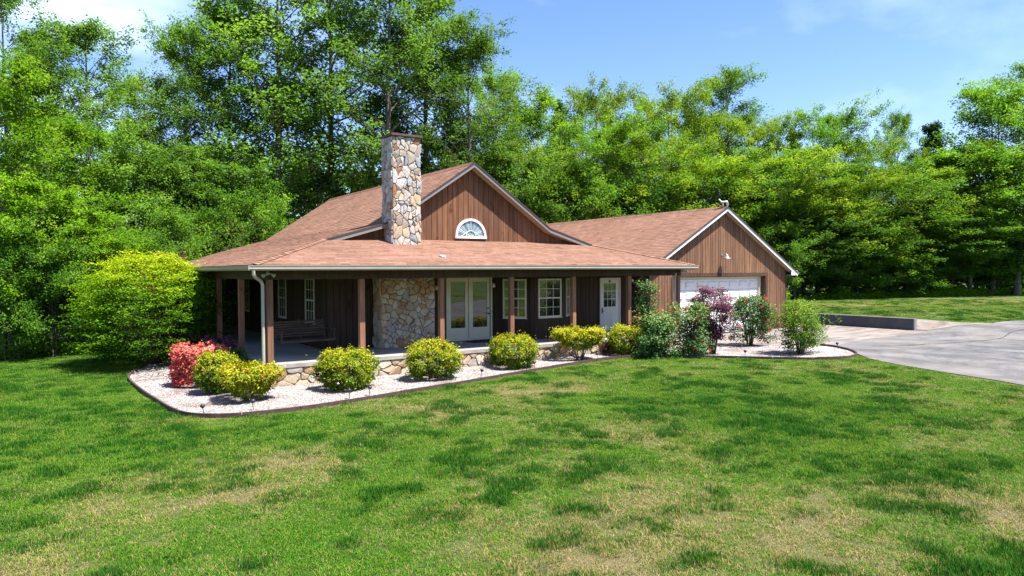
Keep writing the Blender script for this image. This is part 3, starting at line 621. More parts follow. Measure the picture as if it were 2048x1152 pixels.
# chimney and the stone hearth wall below it
CY = 1.83
mb = MB(); mb.box((3.72, CY + .03, .5), (5.50, 2.49, 2.95)); mb.box((4.12, CY + .03, 2.951), (5.03, 2.62, 7.02)); chim = mb.build('chimney', M['mortar'], house)
voronoi_stones(chim, (4.10, CY + .03, 3.45), X_, Z_, (0, -1, 0), .95, 3.57, 112, 21, 0.72, (.03, .06))
voronoi_stones(chim, (4.12, 2.62, 3.5), (0, -1, 0), Z_, (-1, 0, 0), .78, 3.52, 58, 22, .85, (.02, .06))
voronoi_stones(chim, (5.03, CY + .03, 3.5), (0, 1, 0), Z_, (1, 0, 0), .78, 3.52, 40, 23, .85, (.02, .05))
voronoi_stones(chim, (3.70, CY + .03, .5), X_, Z_, (0, -1, 0), 1.82, 2.4, 150, 24, 1.0, (.015, .05), gap=.005, mat='stone_tan')
voronoi_stones(chim, (3.72, 2.48, .5), (0, -1, 0), Z_, (-1, 0, 0), .63, 2.4, 30, 25, 0.8, (.015, .05), gap=.005, mat='stone_tan')
mb = MB(); mb.box((4.05, CY - .07, 7.02), (5.10, 2.69, 7.085)); mb.box((4.08, CY - .04, 6.99), (5.07, 2.66, 7.019)); mb.build('chimney_cap', M['cap'], house)

# roofs
def roof_plane(name, poly, parent, thick=.13, tabs=True, seed=1, u=None, org=None, tabpart=None):
    """poly: planar 3-D outline, counter-clockwise from above; u: direction along the eave"""
    P = [Vector(p) for p in poly]; n = (P[1] - P[0]).cross(P[2] - P[0]).normalized()
    if n.z < 0: n = -n
    mb = MB(); mb.prism([p - Vector((0, 0, thick)) for p in P], (0, 0, thick - .004)); rf = mb.build(name, M['roofbase'], parent)
    if tabs: add_tabs(rf, [P], n, Vector(u).normalized(), Vector(org), seed)
    return rf
def add_tabs(parent, polys, n, u, org, seed, name='shingles'):
    v = n.cross(u).normalized()
    if v.z < 0: v = -v
    rr = random.Random(seed); VV = []; FF = []; TT = []; ch = .143
    for P in polys:
        Q = [((p - org).dot(u), (p - org).dot(v)) for p in P]
        umin = min(q[0] for q in Q); umax = max(q[0] for q in Q); vmin = min(q[1] for q in Q); vmax = max(q[1] for q in Q)
        for r_ in range(math.floor(vmin / ch), math.ceil(vmax / ch) + 1):
            a0 = r_ * ch; b0 = a0 + ch + .012; s = umin - rr.random() * .3; rowt = rr.gauss(0, .05)
            while s < umax:
                w = rr.choice((.16, .22, .30, .30, .38)); quad = [Vector((s, a0)), Vector((s + w - .006, a0)), Vector((s + w - .006, b0)), Vector((s, b0))]
                s += w; poly = quad; m = len(Q)
                area = sum(Q[i][0] * Q[(i + 1) % m][1] - Q[(i + 1) % m][0] * Q[i][1] for i in range(m)); sg = 1 if area > 0 else -1
                for i in range(m):
                    ax, ay = Q[i]; bx, by = Q[(i + 1) % m]; ex, ey = bx - ax, by - ay; out = []
                    if not poly: break
                    for j in range(len(poly)):
                        p, q = poly[j], poly[(j + 1) % len(poly)]
                        sp = sg * (ex * (p.y - ay) - ey * (p.x - ax)); sq = sg * (ex * (q.y - ay) - ey * (q.x - ax))
                        if sp >= -1e-9: out.append(p)
                        if (sp >= -1e-9) != (sq >= -1e-9): out.append(p + (q - p) * (sp / (sp - sq)))
                    poly = out
                if len(poly) < 3: continue
                lift = rr.choice((.006, .006, .010)); base = len(VV); tone = min(1, max(0, .5 + rowt + rr.gauss(0, .15)))
                for p in poly:
                    k = min(1, max(0, 1 - (p.y - a0) / (b0 - a0))); VV.append(org + u * p.x + v * p.y + n * (.002 + lift * k))
                FF.append(tuple(range(base, base + len(poly)))); TT.append(tone)
                lo = [i for i in range(len(poly)) if abs(poly[i].y - a0) < 1e-6 and abs(poly[(i + 1) % len(poly)].y - a0) < 1e-6]
                for i in lo:
                    j = (i + 1) % len(poly); b2 = len(VV); VV.append(org + u * poly[i].x + v * a0 - n * .002); VV.append(org + u * poly[j].x + v * a0 - n * .002)
                    FF.append((base + i, b2, b2 + 1, base + j)); TT.append(tone * .8)
    o = pydata(name, VV, FF, M['shingle'], parent); at = o.data.attributes.new('tone', 'FLOAT', 'FACE'); at.data.foreach_set('value', TT); o['kind'] = 'stuff'
    return o
EX0, EX1, EY0 = -.58, 15.02, -.43; YF = 2.2; YB = 16.4; HIP = YF - EY0
rz = roofz
# upper slopes
roof_plane('roof', [(4.07, YF, rz(4.07)), (7.22, YF, 6.48), (7.22, YB, 6.48), (4.07, YB, rz(4.07))], house, u=(0, 1, 0), org=(4.07, 0, rz(4.07)), seed=1)
roof_plane('roof', [(7.22, YF, 6.48), (10.37, YF, rz(10.37)), (10.37, YB, rz(10.37)), (7.22, YB, 6.48)], house, u=(0, 1, 0), org=(10.37, 0, rz(10.37)), seed=2)
# flared lower slopes, left
A = [(EX0, EY0, rz(EX0)), (EX0 + HIP, YF, rz(EX0 + HIP)), (EX0 + HIP, YB, rz(EX0 + HIP)), (EX0, YB, rz(EX0))]
B = [(EX0 + HIP, YF, rz(EX0 + HIP)), (4.07, YF, rz(4.07)), (4.07, YB, rz(4.07)), (EX0 + HIP, YB, rz(EX0 + HIP))]
mb = MB()
for P in (A, B): mb.prism([Vector(p) - Vector((0, 0, .13)) for p in P], (0, 0, .126))
rf = mb.build('roof', M['roofbase'], house)
nL = (Vector(A[1]) - Vector(A[0])).cross(Vector(A[2]) - Vector(A[0])).normalized(); nL = nL if nL.z > 0 else -nL
add_tabs(rf, [[Vector(p) for p in A], [Vector(p) for p in B]], nL, Vector((0, 1, 0)), Vector((4.07, 0, rz(4.07))), 3)
# right
A = [(EX1, EY0, rz(EX1)), (EX1 - HIP, YF, rz(EX1 - HIP)), (EX1 - HIP, YB, rz(EX1 - HIP)), (EX1, YB, rz(EX1))]
B = [(EX1 - HIP, YF, rz(EX1 - HIP)), (10.37, YF, rz(10.37)), (10.37, YB, rz(10.37)), (EX1 - HIP, YB, rz(EX1 - HIP))]
mb = MB()
for P in (A, B): mb.prism([Vector(p) - Vector((0, 0, .13)) for p in P], (0, 0, .126))
rf = mb.build('roof', M['roofbase'], house)
nL = (Vector(A[1]) - Vector(A[0])).cross(Vector(A[2]) - Vector(A[0])).normalized(); nL = nL if nL.z > 0 else -nL
add_tabs(rf, [[Vector(p) for p in A], [Vector(p) for p in B]], nL, Vector((0, 1, 0)), Vector((10.37, 0, rz(10.37))), 4)
# porch front slope
A = [(EX0, EY0, porchz(EY0)), (EX1, EY0, porchz(EY0)), (EX1 - HIP, YF, porchz(YF)), (EX0 + HIP, YF, porchz(YF))]
B = [(2.6, YF, porchz(YF)), (11.9, YF, porchz(YF)), (11.9, 2.47, porchz(2.47)), (2.6, 2.47, porchz(2.47))]
mb = MB()
for P in (A, B): mb.prism([Vector(p) - Vector((0, 0, .13)) for p in P], (0, 0, .126))
rf = mb.build('porch_roof', M['roofbase'], house)
nL = Vector((0, -.289, 1)).normalized(); add_tabs(rf, [[Vector(p) for p in A], [Vector(p) for p in B]], nL, Vector((1, 0, 0)), Vector((0, EY0, porchz(EY0))), 5)
# hip, ridge and valley caps
def caps(name, a, b, n=None, w=.14, up_=(0, 0, 1), drop=.05):
    a = Vector(a); b = Vector(b); d = (b - a); L_ = d.length; d.normalize(); k = max(1, int(L_ / .18)); s = d.cross(Vector((0, 0, 1))).normalized(); V = []; F = []; T = []; rr = random.Random(int(L_ * 100))
    for i in range(k):
        p = a + d * (L_ * i / k); q = a + d * (L_ * (i + 1) / k + .02); b0 = len(V)
        V += [p - s * w + Vector((0, 0, -drop + .02)), p + Vector((0, 0, .035)), p + s * w + Vector((0, 0, -drop + .02)), q - s * w + Vector((0, 0, -drop + .008)), q + Vector((0, 0, .02)), q + s * w + Vector((0, 0, -drop + .008))]
        F += [(b0, b0 + 1, b0 + 4, b0 + 3), (b0 + 1, b0 + 2, b0 + 5, b0 + 4)]; t_ = min(1, max(0, rr.gauss(.5, .2))); T += [t_, t_]
    o = pydata(name, V, F, M['shingle'], house); at = o.data.attributes.new('tone', 'FLOAT', 'FACE'); at.data.foreach_set('value', T); return o
caps('ridge_cap', (7.22, YF, 6.49), (7.22, YB, 6.49), drop=.10); caps('ridge_cap', (19.3, 1.6, 5.53), (19.3, 14.5, 5.53), drop=.09)
caps('hip_cap', (EX0, EY0, 3.035), (EX0 + HIP, YF, porchz(YF) + .01), w=.12, drop=.02); caps('hip_cap', (EX1, EY0, 3.035), (EX1 - HIP, YF, porchz(YF) + .01), w=.12, drop=.02)
# garage roof
GF = 1.6; GB = 14.5; gx0, gx1 = 14.35, 24.18
roof_plane('garage_roof', [(gx0, GF + 0, garz(gx0)), (19.3, GF, 5.52), (19.3, GB, 5.52), (gx0, GB, garz(gx0))], house, u=(0, 1, 0), org=(19.3, 0, 5.52), seed=6)
roof_plane('garage_roof', [(19.3, GF, 5.52), (gx1, GF, garz(gx1)), (gx1, GB, garz(gx1)), (19.3, GB, 5.52)], house, u=(0, 1, 0), org=(19.3, 0, 5.52), seed=7)
# rake boards and soffits
def rake(pts, y, mat, h=.17, t=.03, top=.0):
    mb = MB()
    for (xa, xb, f) in pts:
        za, zb = f(xa), f(xb); mb.prism([(xa, y, za - h), (xb, y, zb - h), (xb, y, zb + top), (xa, y, za + top)], (0, -t, 0))
    return mb
lo = 2.12; hi = 12.32
rake([(lo, 4.07, rz), (4.07, 7.22, rz), (7.22, 10.37, rz), (10.37, hi, rz)], YF, None, .15, .03, -.035).build('rake_board', M['fascia'], house)
rake([(lo, 4.07, rz), (4.07, 7.22, rz), (7.22, 10.37, rz), (10.37, hi, rz)], YF, None, .034, .05, .012).build('drip_edge', M['bronze'], house)
mb = MB()
for xa, xb in ((2.5, 4.07), (4.07, 7.22), (7.22, 10.37), (10.37, 11.95)): mb.prism([(xa, YF, rz(xa) - .155), (xb, YF, rz(xb) - .155), (xb, YF, rz(xb) - .135), (xa, YF, rz(xa) - .135)], (0, .27, 0))
sf = mb.build('soffit', M['soffit'], house)
for k_ in range(30):   # soffit panels seen along the right rake
    xa = 7.3 + k_ * .16; f = rz
    if xa + .15 > 11.9: break
    mb = MB(); mb.prism([(xa, YF, f(xa) - .165), (xa + .148, YF, f(xa + .148) - .165), (xa + .148, YF, f(xa + .148) - .156), (xa, YF, f(xa) - .156)], (0, .26, 0)); mb.build('panel', M['soffit'], sf)
gz = garz
rake([(15.2, 19.28, gz), (19.32, gx1 + .02, gz)], GF, None, .17, .03, -.04).build('rake_board', M['white'], house)
rake([(15.1, 19.3, gz), (19.3, gx1 + .04, gz)], GF, None, .04, .055, .012).build('drip_edge', M['bronze'], house)
mb = MB()
for xa, xb in ((15.1, 19.3), (19.3, gx1)): mb.prism([(xa, GF, gz(xa) - .165), (xb, GF, gz(xb) - .165), (xb, GF, gz(xb) - .140), (xa, GF, gz(xa) - .140)], (0, .24, 0))
mb.prism([(23.72, GF, 2.60), (gx1 - .02, GF, 2.60), (gx1 - .02, GF, 2.62), (23.72, GF, 2.62)], (0, 12.6, 0))
sf = mb.build('soffit', M['soffit'], house)
for k_ in range(32):
    xa = 19.4 + k_ * .15
    if xa + .14 > gx1: break
    mb = MB(); mb.prism([(xa, GF, gz(xa) - .176), (xa + .138, GF, gz(xa + .138) - .176), (xa + .138, GF, gz(xa + .138) - .166), (xa, GF, gz(xa) - .166)], (0, .235, 0)); mb.build('panel', M['soffit'], sf)
mb = MB(); mb.prism([(23.74, GF - .02, 2.60), (gx1 + .02, GF - .02, 2.60), (gx1 + .02, GF - .02, 2.80), (23.74, GF - .02, 2.93)], (0, .015, 0)); mb.build('boxed_eave', M['white'], house)
# eaves: fascia, gutters, beams, ceiling
mb = MB(); mb.box((EX0, EY0, 2.88), (EX1, EY0 + .025, 2.99)); mb.box((EX0, EY0 + .026, 2.88), (EX0 + .025, YB, 2.99)); mb.box((EX1 - .025, EY0 + .026, 2.88), (EX1, GY_ - .1, 2.99)); mb.build('fascia', M['beam'], house)
def gutter(a, b, out, name='gutter'):
    """K-profile trough from a to b, opening upwards; out: unit vector away from the house"""
    a = Vector(a); b = Vector(b); out = Vector(out); pr = [(0, 0), (.07, 0), (.115, .045), (.105, .085), (.125, .105), (.125, .12), (.112, .12), (.098, .10), (.095, .055), (.065, .012), (.012, .012), (.012, .12), (0, .12)]
    n = len(pr); V = [p + out * x + Vector((0, 0, z)) for p in (a, b) for x, z in pr]
    return MB().add(V, [(i, (i + 1) % n, n + (i + 1) % n, n + i) for i in range(n)] + [(0, 1, 2, 3, 4, 5, 6, 7, 8, 9, 10, 11, 12)[::-1]] + [tuple(range(n, 2 * n))]).build(name, M['gutter'], house)
gutter((EX0 - .125, EY0 - .003, 2.895), (EX1 + .06, EY0 - .003, 2.895), (0, -1, 0)); gutter((EX0 - .003, EY0 - .003, 2.895), (EX0 - .003, YB, 2.895), (-1, 0, 0))
gutter((gx1 + .003, GF - .02, 2.63), (gx1 + .003, GB, 2.63), (1, 0, 0))
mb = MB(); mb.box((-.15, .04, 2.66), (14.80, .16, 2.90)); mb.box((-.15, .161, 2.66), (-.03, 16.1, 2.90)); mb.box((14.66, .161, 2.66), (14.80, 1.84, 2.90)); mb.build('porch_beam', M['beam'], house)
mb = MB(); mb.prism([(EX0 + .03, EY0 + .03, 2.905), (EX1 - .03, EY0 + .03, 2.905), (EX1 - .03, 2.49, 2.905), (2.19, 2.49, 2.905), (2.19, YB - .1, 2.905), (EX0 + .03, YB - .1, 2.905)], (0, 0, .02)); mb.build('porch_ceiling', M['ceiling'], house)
def box_bev(a, b, c=.008):
    bm = bmesh.new(); bmesh.ops.create_cube(bm, size=1)
    for v in bm.verts: v.co = Vector((a[0] + (v.co.x + .5) * (b[0] - a[0]), a[1] + (v.co.y + .5) * (b[1] - a[1]), a[2] + (v.co.z + .5) * (b[2] - a[2])))
    bmesh.ops.bevel(bm, geom=bm.edges[:], offset=c, segments=1, affect='EDGES', profile=.5); me = bpy.data.meshes.new('post'); bm.to_mesh(me); bm.free(); return me
pm = box_bev((-.075, -.075, 0), (.075, .075, 2.16))
for (x, y) in [(-.075, .115), (2.38, .115), (4.83, .115), (7.29, .115), (9.76, .115), (12.24, .115), (14.70, .115), (-.075, 3.15), (-.075, 6.2), (-.075, 9.3), (-.075, 12.4), (-.075, 15.5)]:
    o = link('porch_post', pm, None, house); o.location = (x, y, .5)
pm.materials.append(M['post'])
# downspouts
mb = MB(); mb.tube([(-.60, -.50, 2.90), (-.60, -.49, 2.80), (-.52, -.36, 2.72), (-.30, .0, 2.62), (-.245, .08, 2.52), (-.245, .08, .42), (-.30, -.05, .30)], .042, 10); mb.build('downspout', M['gutter'], house)
mb = MB(); mb.tube([(14.50, .02, 2.75), (14.50, .05, 2.5), (14.50, .05, .5)], .035, 8); mb.build('downspout', M['gutter'], house)

# windows and doors
def window(o, u, nrm, w, h, cols, rows=4, parent=house, fr=.055, name='window'):
    """double-hung sash; o: lower left outer corner"""
    o, u, nn = Vector(o), Vector(u), Vector(nrm); Z = Vector((0, 0, 1)); mb = MB()
    mb.obox(o, u, Z, nn, w, fr, .035); mb.obox(o + Z * (h - fr), u, Z, nn, w, fr, .035); mb.obox(o + Z * fr, u, Z, nn, fr, h - 2 * fr, .035); mb.obox(o + u * (w - fr) + Z * fr, u, Z, nn, fr, h - 2 * fr, .035)
    mb.obox(o + Z * (h / 2 - .022) + u * fr, u, Z, nn, w - 2 * fr, .045, .030)
    mb.obox(o - u * .02 - Z * .028, u, Z, nn, w + .04, .026, .05)
    wn = mb.build(name, M['trim'], parent)
    iw = w - 2 * fr
    for half in (0, 1):
        z0 = fr if half == 0 else h / 2 + .023; z1 = h / 2 - .022 if half == 0 else h - fr; d = .006 if half == 0 else .012
        cw = iw / cols; rh = (z1 - z0) / 2
        for c in range(cols):
            for r_ in range(2):
                p = o + u * (fr + c * cw) + Z * (z0 + r_ * rh) + nn * d; V = [p, p + u * cw, p + u * cw + Z * rh, p + Z * rh]
                pydata('pane', V, [(0, 1, 2, 3)], M['glass'], wn)
        mb = MB()
        for c in range(1, cols): mb.obox(o + u * (fr + c * cw - .009) + Z * z0 + nn * d, u, Z, nn, .018, z1 - z0, .008)
        mb.obox(o + u * fr + Z * (z0 + rh - .009) + nn * (d + .001), u, Z, nn, iw, .018, .009); mb.build('muntin', M['trim'], wn)
    return wn
un = dl.normalized(); nn_ = Vector((un.y, -un.x, 0)); window(Vector((8.12, WALLY, 1.24)) + un * .38 + nn_ * .033, un, nn_, .84, 1.34, 3)
window((c1 + .33, BF - .033, 1.24), (1, 0, 0), (0, -1, 0), 1.0, 1.34, 3)
un = dr_.normalized(); nn_ = Vector((un.y, -un.x, 0)); window(Vector((c2, BF, 1.24)) + un * .30 + nn_ * .033, un, nn_, .84, 1.34, 3)
for (ya, yb) in ((4.30, 3.42), (7.38, 6.45), (12.45, 11.65)): window((2.2 - .033, ya, 1.26), (0, -1, 0), (-1, 0, 0), ya - yb, 1.40, 3)
# french doors
def french():
    Z = Vector((0, 0, 1)); x0, x1, z0, z1 = 6.24, 8.03, .52, 2.69; y = WALLY - .033; mb = MB(); f = .06
    mb.box((x0, y - .07, z0), (x0 + f, y, z1)); mb.box((x1 - f, y - .07, z0), (x1, y, z1)); mb.box((x0 + f, y - .07, z1 - f), (x1 - f, y, z1)); mb.box((x0 + f, y - .08, z0), (x1 - f, y, z0 + .05))
    mb.box((7.10, y - .075, z0 + .051), (7.17, y, z1 - f - .001)); fd = mb.build('french_door', M['trim'], house)
    for a, b in ((x0 + f + .004, 7.096), (7.174, x1 - f - .03)):
        mb = MB(); s = .12 if a < 7 else .10; zt = z1 - f - .13; zb = .95
        mb.box((a, y - .035, z0 + .055), (a + s, y - .001, z1 - f - .004)); mb.box((b - s, y - .035, z0 + .055), (b, y - .001, z1 - f - .004)); mb.box((a + s, y - .035, zt), (b - s, y - .001, z1 - f - .004)); mb.box((a + s, y - .035, z0 + .055), (b - s, y - .001, zb))
        mb.build('leaf', M['trim'], fd)
        pydata('pane', [(a + s, y - .02, zb), (b - s, y - .02, zb), (b - s, y - .02, zt), (a + s, y - .02, zt)], [(0, 1, 2, 3)], M['glass'], fd)
    mb = MB(); mb.lathe((7.875, y - .036, 1.58), (0, -1, 0), [(0, .03), (.03, .03), (.035, .012)], 12); mb.lathe((7.875, y - .036, 1.40), (0, -1, 0), [(0, .02), (.03, .012), (.045, .03), (.07, .03)], 12); mb.build('handle', M['black'], fd)
french()
def side_door():
    x0, x1, z0, z1 = 12.93, 13.97, .5, 2.57; y = WALLY - .033; f = .05; mb = MB()
    mb.box((x0, y - .06, z0), (x0 + f, y, z1)); mb.box((x1 - f, y - .06, z0), (x1, y, z1)); mb.box((x0 + f, y - .06, z1 - f), (x1 - f, y, z1)); sd_ = mb.build('entry_door', M['door_white'], house)
    a, b = x0 + f + .003, x1 - f - .003; wz0, wz1, wa, wb = 1.45, 2.36, a + .15, b - .17; mb = MB()
    mb.box((a, y - .03, z0 + .03), (wa, y - .001, z1 - f - .003)); mb.box((wb, y - .03, z0 + .03), (b, y - .001, z1 - f - .003)); mb.box((wa, y - .03, wz1), (wb, y - .001, z1 - f - .003)); mb.box((wa, y - .03, z0 + .03), (wb, y - .001, wz0))
    for i in (1, 2):
        mb.box((wa + (wb - wa) * i / 3 - .010, y - .028, wz0), (wa + (wb - wa) * i / 3 + .010, y - .001, wz1))
        mb.box((wa, y - .029, wz0 + (wz1 - wz0) * i / 3 - .010), (wb, y - .002, wz0 + (wz1 - wz0) * i / 3 + .010))
    for (pa, pb, qa, qb) in ((a + .12, (a + b) / 2 - .04, .68, 1.32), ((a + b) / 2 + .04, b - .12, .68, 1.32)): mb.box((pa, y - .038, qa), (pb, y - .031, qb))
    mb.build('leaf', M['door_white'], sd_)
    for i in range(3):
        for j in range(3):
            pa = wa + (wb - wa) * i / 3; pb = wa + (wb - wa) * (i + 1) / 3; qa = wz0 + (wz1 - wz0) * j / 3; qb = wz0 + (wz1 - wz0) * (j + 1) / 3
            pydata('pane', [(pa, y - .014, qa), (pb, y - .014, qa), (pb, y - .014, qb), (pa, y - .014, qb)], [(0, 1, 2, 3)], M['glass'], sd_)
    mb = MB(); mb.box((a + .035, y - .045, 1.20), (a + .085, y - .031, 1.42)); mb.tube([(a + .06, y - .045, 1.30), (a + .06, y - .085, 1.30), (a + .15, y - .09, 1.30)], .011, 6); mb.build('handle', M['black'], sd_)
    mb = MB(); mb.lathe(((a + b) / 2 - .02, y - .031, 2.43), (0, -1, 0), [(0, .045), (.02, .045), (.03, .02)], 10); mb.build('knocker', M['black'], sd_)
side_door()
# half-round window in the gable
def arch():
    cx, cz, r0, r1 = 7.22, 4.03, .60, .52; y = WALLY - .034; V = []; n = 28; mb = MB()
    for i in range(n + 1):
        q = math.pi * i / n
        for (r_, yy) in ((r0, y), (r1, y), (r1, y - .05), (r0, y - .05)): V.append((cx + r_ * math.cos(q), yy, cz + r_ * math.sin(q)))
    F = []
    for i in range(n):
        for k_ in range(4): F.append((4 * i + k_, 4 * i + (k_ + 1) % 4, 4 * i + 4 + (k_ + 1) % 4, 4 * i + 4 + k_))
    mb.add(V, F); mb.box((cx - r0 - .01, y - .06, cz - .075), (cx + r0 + .01, y - .002, cz)); wn = mb.build('arched_window', M['white'], house)
    m_ = 22
    for i in range(m_):
        a, b = math.pi * i / m_, math.pi * (i + 1) / m_; mid = (a + b) / 2; d = .012 if i % 2 else .002
        V = [(cx + .0 * math.cos(a), y - .008, cz + .0), (cx + r1 * math.cos(a), y - .006, cz + r1 * math.sin(a)), (cx + r1 * math.cos(mid), y - .02, cz + r1 * math.sin(mid)), (cx + r1 * math.cos(b), y - .006, cz + r1 * math.sin(b))]
        pydata('pane', V, [(0, 1, 2), (0, 2, 3)], M['fan'], wn)
    mb = MB(); arc = [(cx + .19 * math.cos(math.pi * i / 12), y - .03, cz + .19 * math.sin(math.pi * i / 12)) for i in range(13)]; mb.tube(arc, .009, 6)
    mb.tube([(cx, y - .03, cz + .19), (cx, y - .03, cz + r1)], .010, 6)
    for s in (-1, 1): mb.tube([(cx + s * .13, y - .03, cz + .14), (cx + s * .38, y - .03, cz + .0)], .009, 6)
    mb.build('muntin', M['white'], wn)
arch()

# ------------------------------------------------------------------ things on and beside the house
def swing():
    t = empty('porch_swing', (1.28, 1.62, .5), R(8)); tag(t, 'dark slatted wooden porch swing hanging at the left end of the porch', 'swing')
    Wd = 1.58
    for i in range(7):
        z = .52 + i * .066; y = .23 + i * .017; mb = MB(); mb.box((-Wd / 2 + .03, y, z), (Wd / 2 - .03, y + .018, z + .05)); mb.build('back_slat', M['swing'], t)
    for i in range(6):
        mb = MB(); mb.box((-Wd / 2, -.27 + i * .083, .44), (Wd / 2, -.27 + i * .083 + .068, .462)); mb.build('seat_slat', M['swing'], t)
    for x in (-Wd / 2 + .05, 0, Wd / 2 - .05):
        mb = MB(); mb.obox((x - .02, .22, .42), (1, 0, 0), (0, .25, .97), (0, .97, -.25), .04, .60, .028); mb.box((x - .02, -.27, .395), (x + .02, .24, .438)); mb.build('brace', M['swing'], t)
    for s in (-1, 1):
        x = s * (Wd / 2 - .01); mb = MB(); mb.box((x - .035, -.31, .70), (x + .035, .30, .725)); mb.build('armrest', M['swing'], t)
        mb = MB(); mb.box((x - .02, -.27, .463), (x + .02, -.23, .699)); mb.build('arm_post', M['swing'], t)
        for yy in (-.25, .27):
            mb = MB(); mb.tube([(x, yy, .73), (x * .98, 0, 1.5), (x * .98, 0, 2.38)], .006, 5); mb.build('chain', M['black'], t)
    mb = MB(); mb.box((-Wd / 2 - .02, -.305, .40), (Wd / 2 + .02, -.272, .462)); mb.build('front_rail', M['swing'], t)
swing()
mb = MB(); mb.box((-.48, -.33, 0), (.48, .33, .02)); mt = mb.build('doormat', M['mat']); mt.location = (7.35, 2.0, .502); tag(mt, 'dark rectangular doormat lying before the glazed double doors', 'doormat')
# barn lamp
t = empty('barn_lamp', (19.22, GY_ - .035, 3.50)); tag(t, 'grey metal gooseneck lamp on the gable above the garage door', 'lamp')
MB().lathe((0, 0, 0), (0, -1, 0), [(0, .05), (.015, .05), (.02, .02)], 12).build('wall_plate', M['metal'], t)
MB().tube([(0, -.01, 0), (0, -.12, .05), (0, -.22, .05), (0, -.27, -.02)], .014, 8).build('arm', M['metal'], t)
MB().lathe((0, -.27, .0), (0, 0, -1), [(0, .04), (.05, .05), (.09, .07), (.15, .15), (.18, .155), (.181, .13), (.10, .06)], 18).build('lamp_shade', M['metal'], t, True)
MB().lathe((0, -.27, -.12), (0, 0, -1), [(0, .03), (.05, .04), (.08, .02)], 10).build('bulb', M['white'], t, True)
def flood(loc, sx, label):
    t = empty('floodlight', loc); tag(t, label, 'floodlight', 'twin floodlights under the porch gutter')
    MB().lathe((0, 0, 0), (0, -1, 0), [(0, .05), (.03, .05), (.035, .02)], 12).build('base', M['gutter'], t)
    for s in (-1, 1):
        MB().tube([(0, -.03, 0), (s * .06, -.07, -.01)], .013, 6).build('arm', M['gutter'], t)
        MB().lathe((s * .06, -.07, -.01), (s * .75, -.35, -.45), [(0, .022), (.04, .032), (.11, .055), (.115, .04)], 12).build('lamp_head', M['gutter'], t, True)
flood((-.13, .035, 2.82), 1, 'pale twin floodlight on the left corner of the porch beam'); flood((14.86, .035, 2.83), 1, 'twin floodlight on the porch beam corner beside the garage')
def sconce(loc, nrm, label):
    t = empty('wall_sconce', loc, math.atan2(nrm[1], nrm[0]) + math.pi / 2); tag(t, label, 'sconce', 'wall sconces on the porch')
    MB().lathe((0, 0, 0), (0, -1, 0), [(0, .045), (.02, .045), (.025, .02)], 10).build('wall_plate', M['metal'], t)
    MB().tube([(0, -.02, 0), (0, -.07, .06), (0, -.11, .02)], .01, 6).build('arm', M['metal'], t)
    MB().lathe((0, -.11, .03), (0, 0, -1), [(0, .02), (.03, .055), (.12, .06), (.14, .03)], 10).build('lamp_shade', M['white'], t, True)
sconce((8.06, WALLY - .035, 2.40), (0, -1), 'small pale wall sconce just right of the glazed double doors'); sconce((14.55, WALLY - .035, 2.50), (0, -1), 'pale wall sconce in the dark porch end by the garage'); sconce((5.85, WALLY - .035, 2.35), (0, -1), 'small sconce between the stone hearth wall and the double doors')
# animal figure on the garage peak
t = empty('roof_figure', (19.3, 1.62, 5.54)); t.scale = (.72, .72, .72); tag(t, 'small white animal figure on the front peak of the garage roof', 'figurine')
mb = MB(); mb.tube([(.04, 0, .30), (.0, .1, .29), (-.04, .22, .28), (-.06, .34, .30), (-.07, .44, .38)], [.045, .06, .055, .05, .035], 8); mb.tube([(-.07, .44, .38), (-.07, .50, .44), (-.07, .56, .43)], [.04, .05, .02], 8); mb.build('body', M['white'], t, True)
for yy in (0.0, .05, .28, .33): MB().tube([(.0, yy, .28), (.0, yy - .01, .14), (.0, yy - .02, -.02)], [.018, .013, .012], 6).build('leg', M['white'], t)
MB().tube([(.04, 0, .30), (.05, -.05, .2), (.06, -.07, .02)], [.02, .014, .008], 6).build('tail', M['white'], t)
# plumbing tile lying on the porch roof
mb = MB(); mb.box((-.09, -.06, 0), (.09, .06, .035)); o = mb.build('roof_vent', M['white']); o.location = (5.05, .42, porchz(.42) + .012); o.rotation_euler = (math.atan(.289), 0, .3); tag(o, 'small white vent flap on the porch roof below the half-round window', 'roof vent')
# retaining wall
t = empty('retaining_wall', (26.0, -2.8, 0)); tag(t, 'low dark block retaining wall beside the garage parking pad', 'retaining wall')
zt = .72; xw = -.13
for r_ in range(3):
    for k_ in range(15):
        y0 = k_ * .40 + (0.2 if r_ % 2 else 0) ; z0 = .12 + r_ * .2; y1 = y0 + .392
        mb = MB(); mb.box((xw + random.Random(k_ * 7 + r_).uniform(-.003, .003), max(0, y0 - (.2 if r_ % 2 and k_ == 0 else 0)), z0), (xw + .19, y1, z0 + .194)); mb.build('block', M['block'], t)
mb = MB(); mb.box((xw + .01, -.0, .10), (xw + .18, 6.1, zt - .003)); mb.build('mortar_core', M['mortar'], t)
mb = MB(); mb.box((xw - .01, -.02, zt), (xw + .22, 6.2, zt + .035)); mb.build('wall_cap', M['blockcap'], t)
mb = MB(); mb.box((xw - .005, -.05, .1), (xw + .2, -.003, zt - .001)); mb.build('end_face', M['blockcap'], t)  # paler colour paints in the sunlight on this end
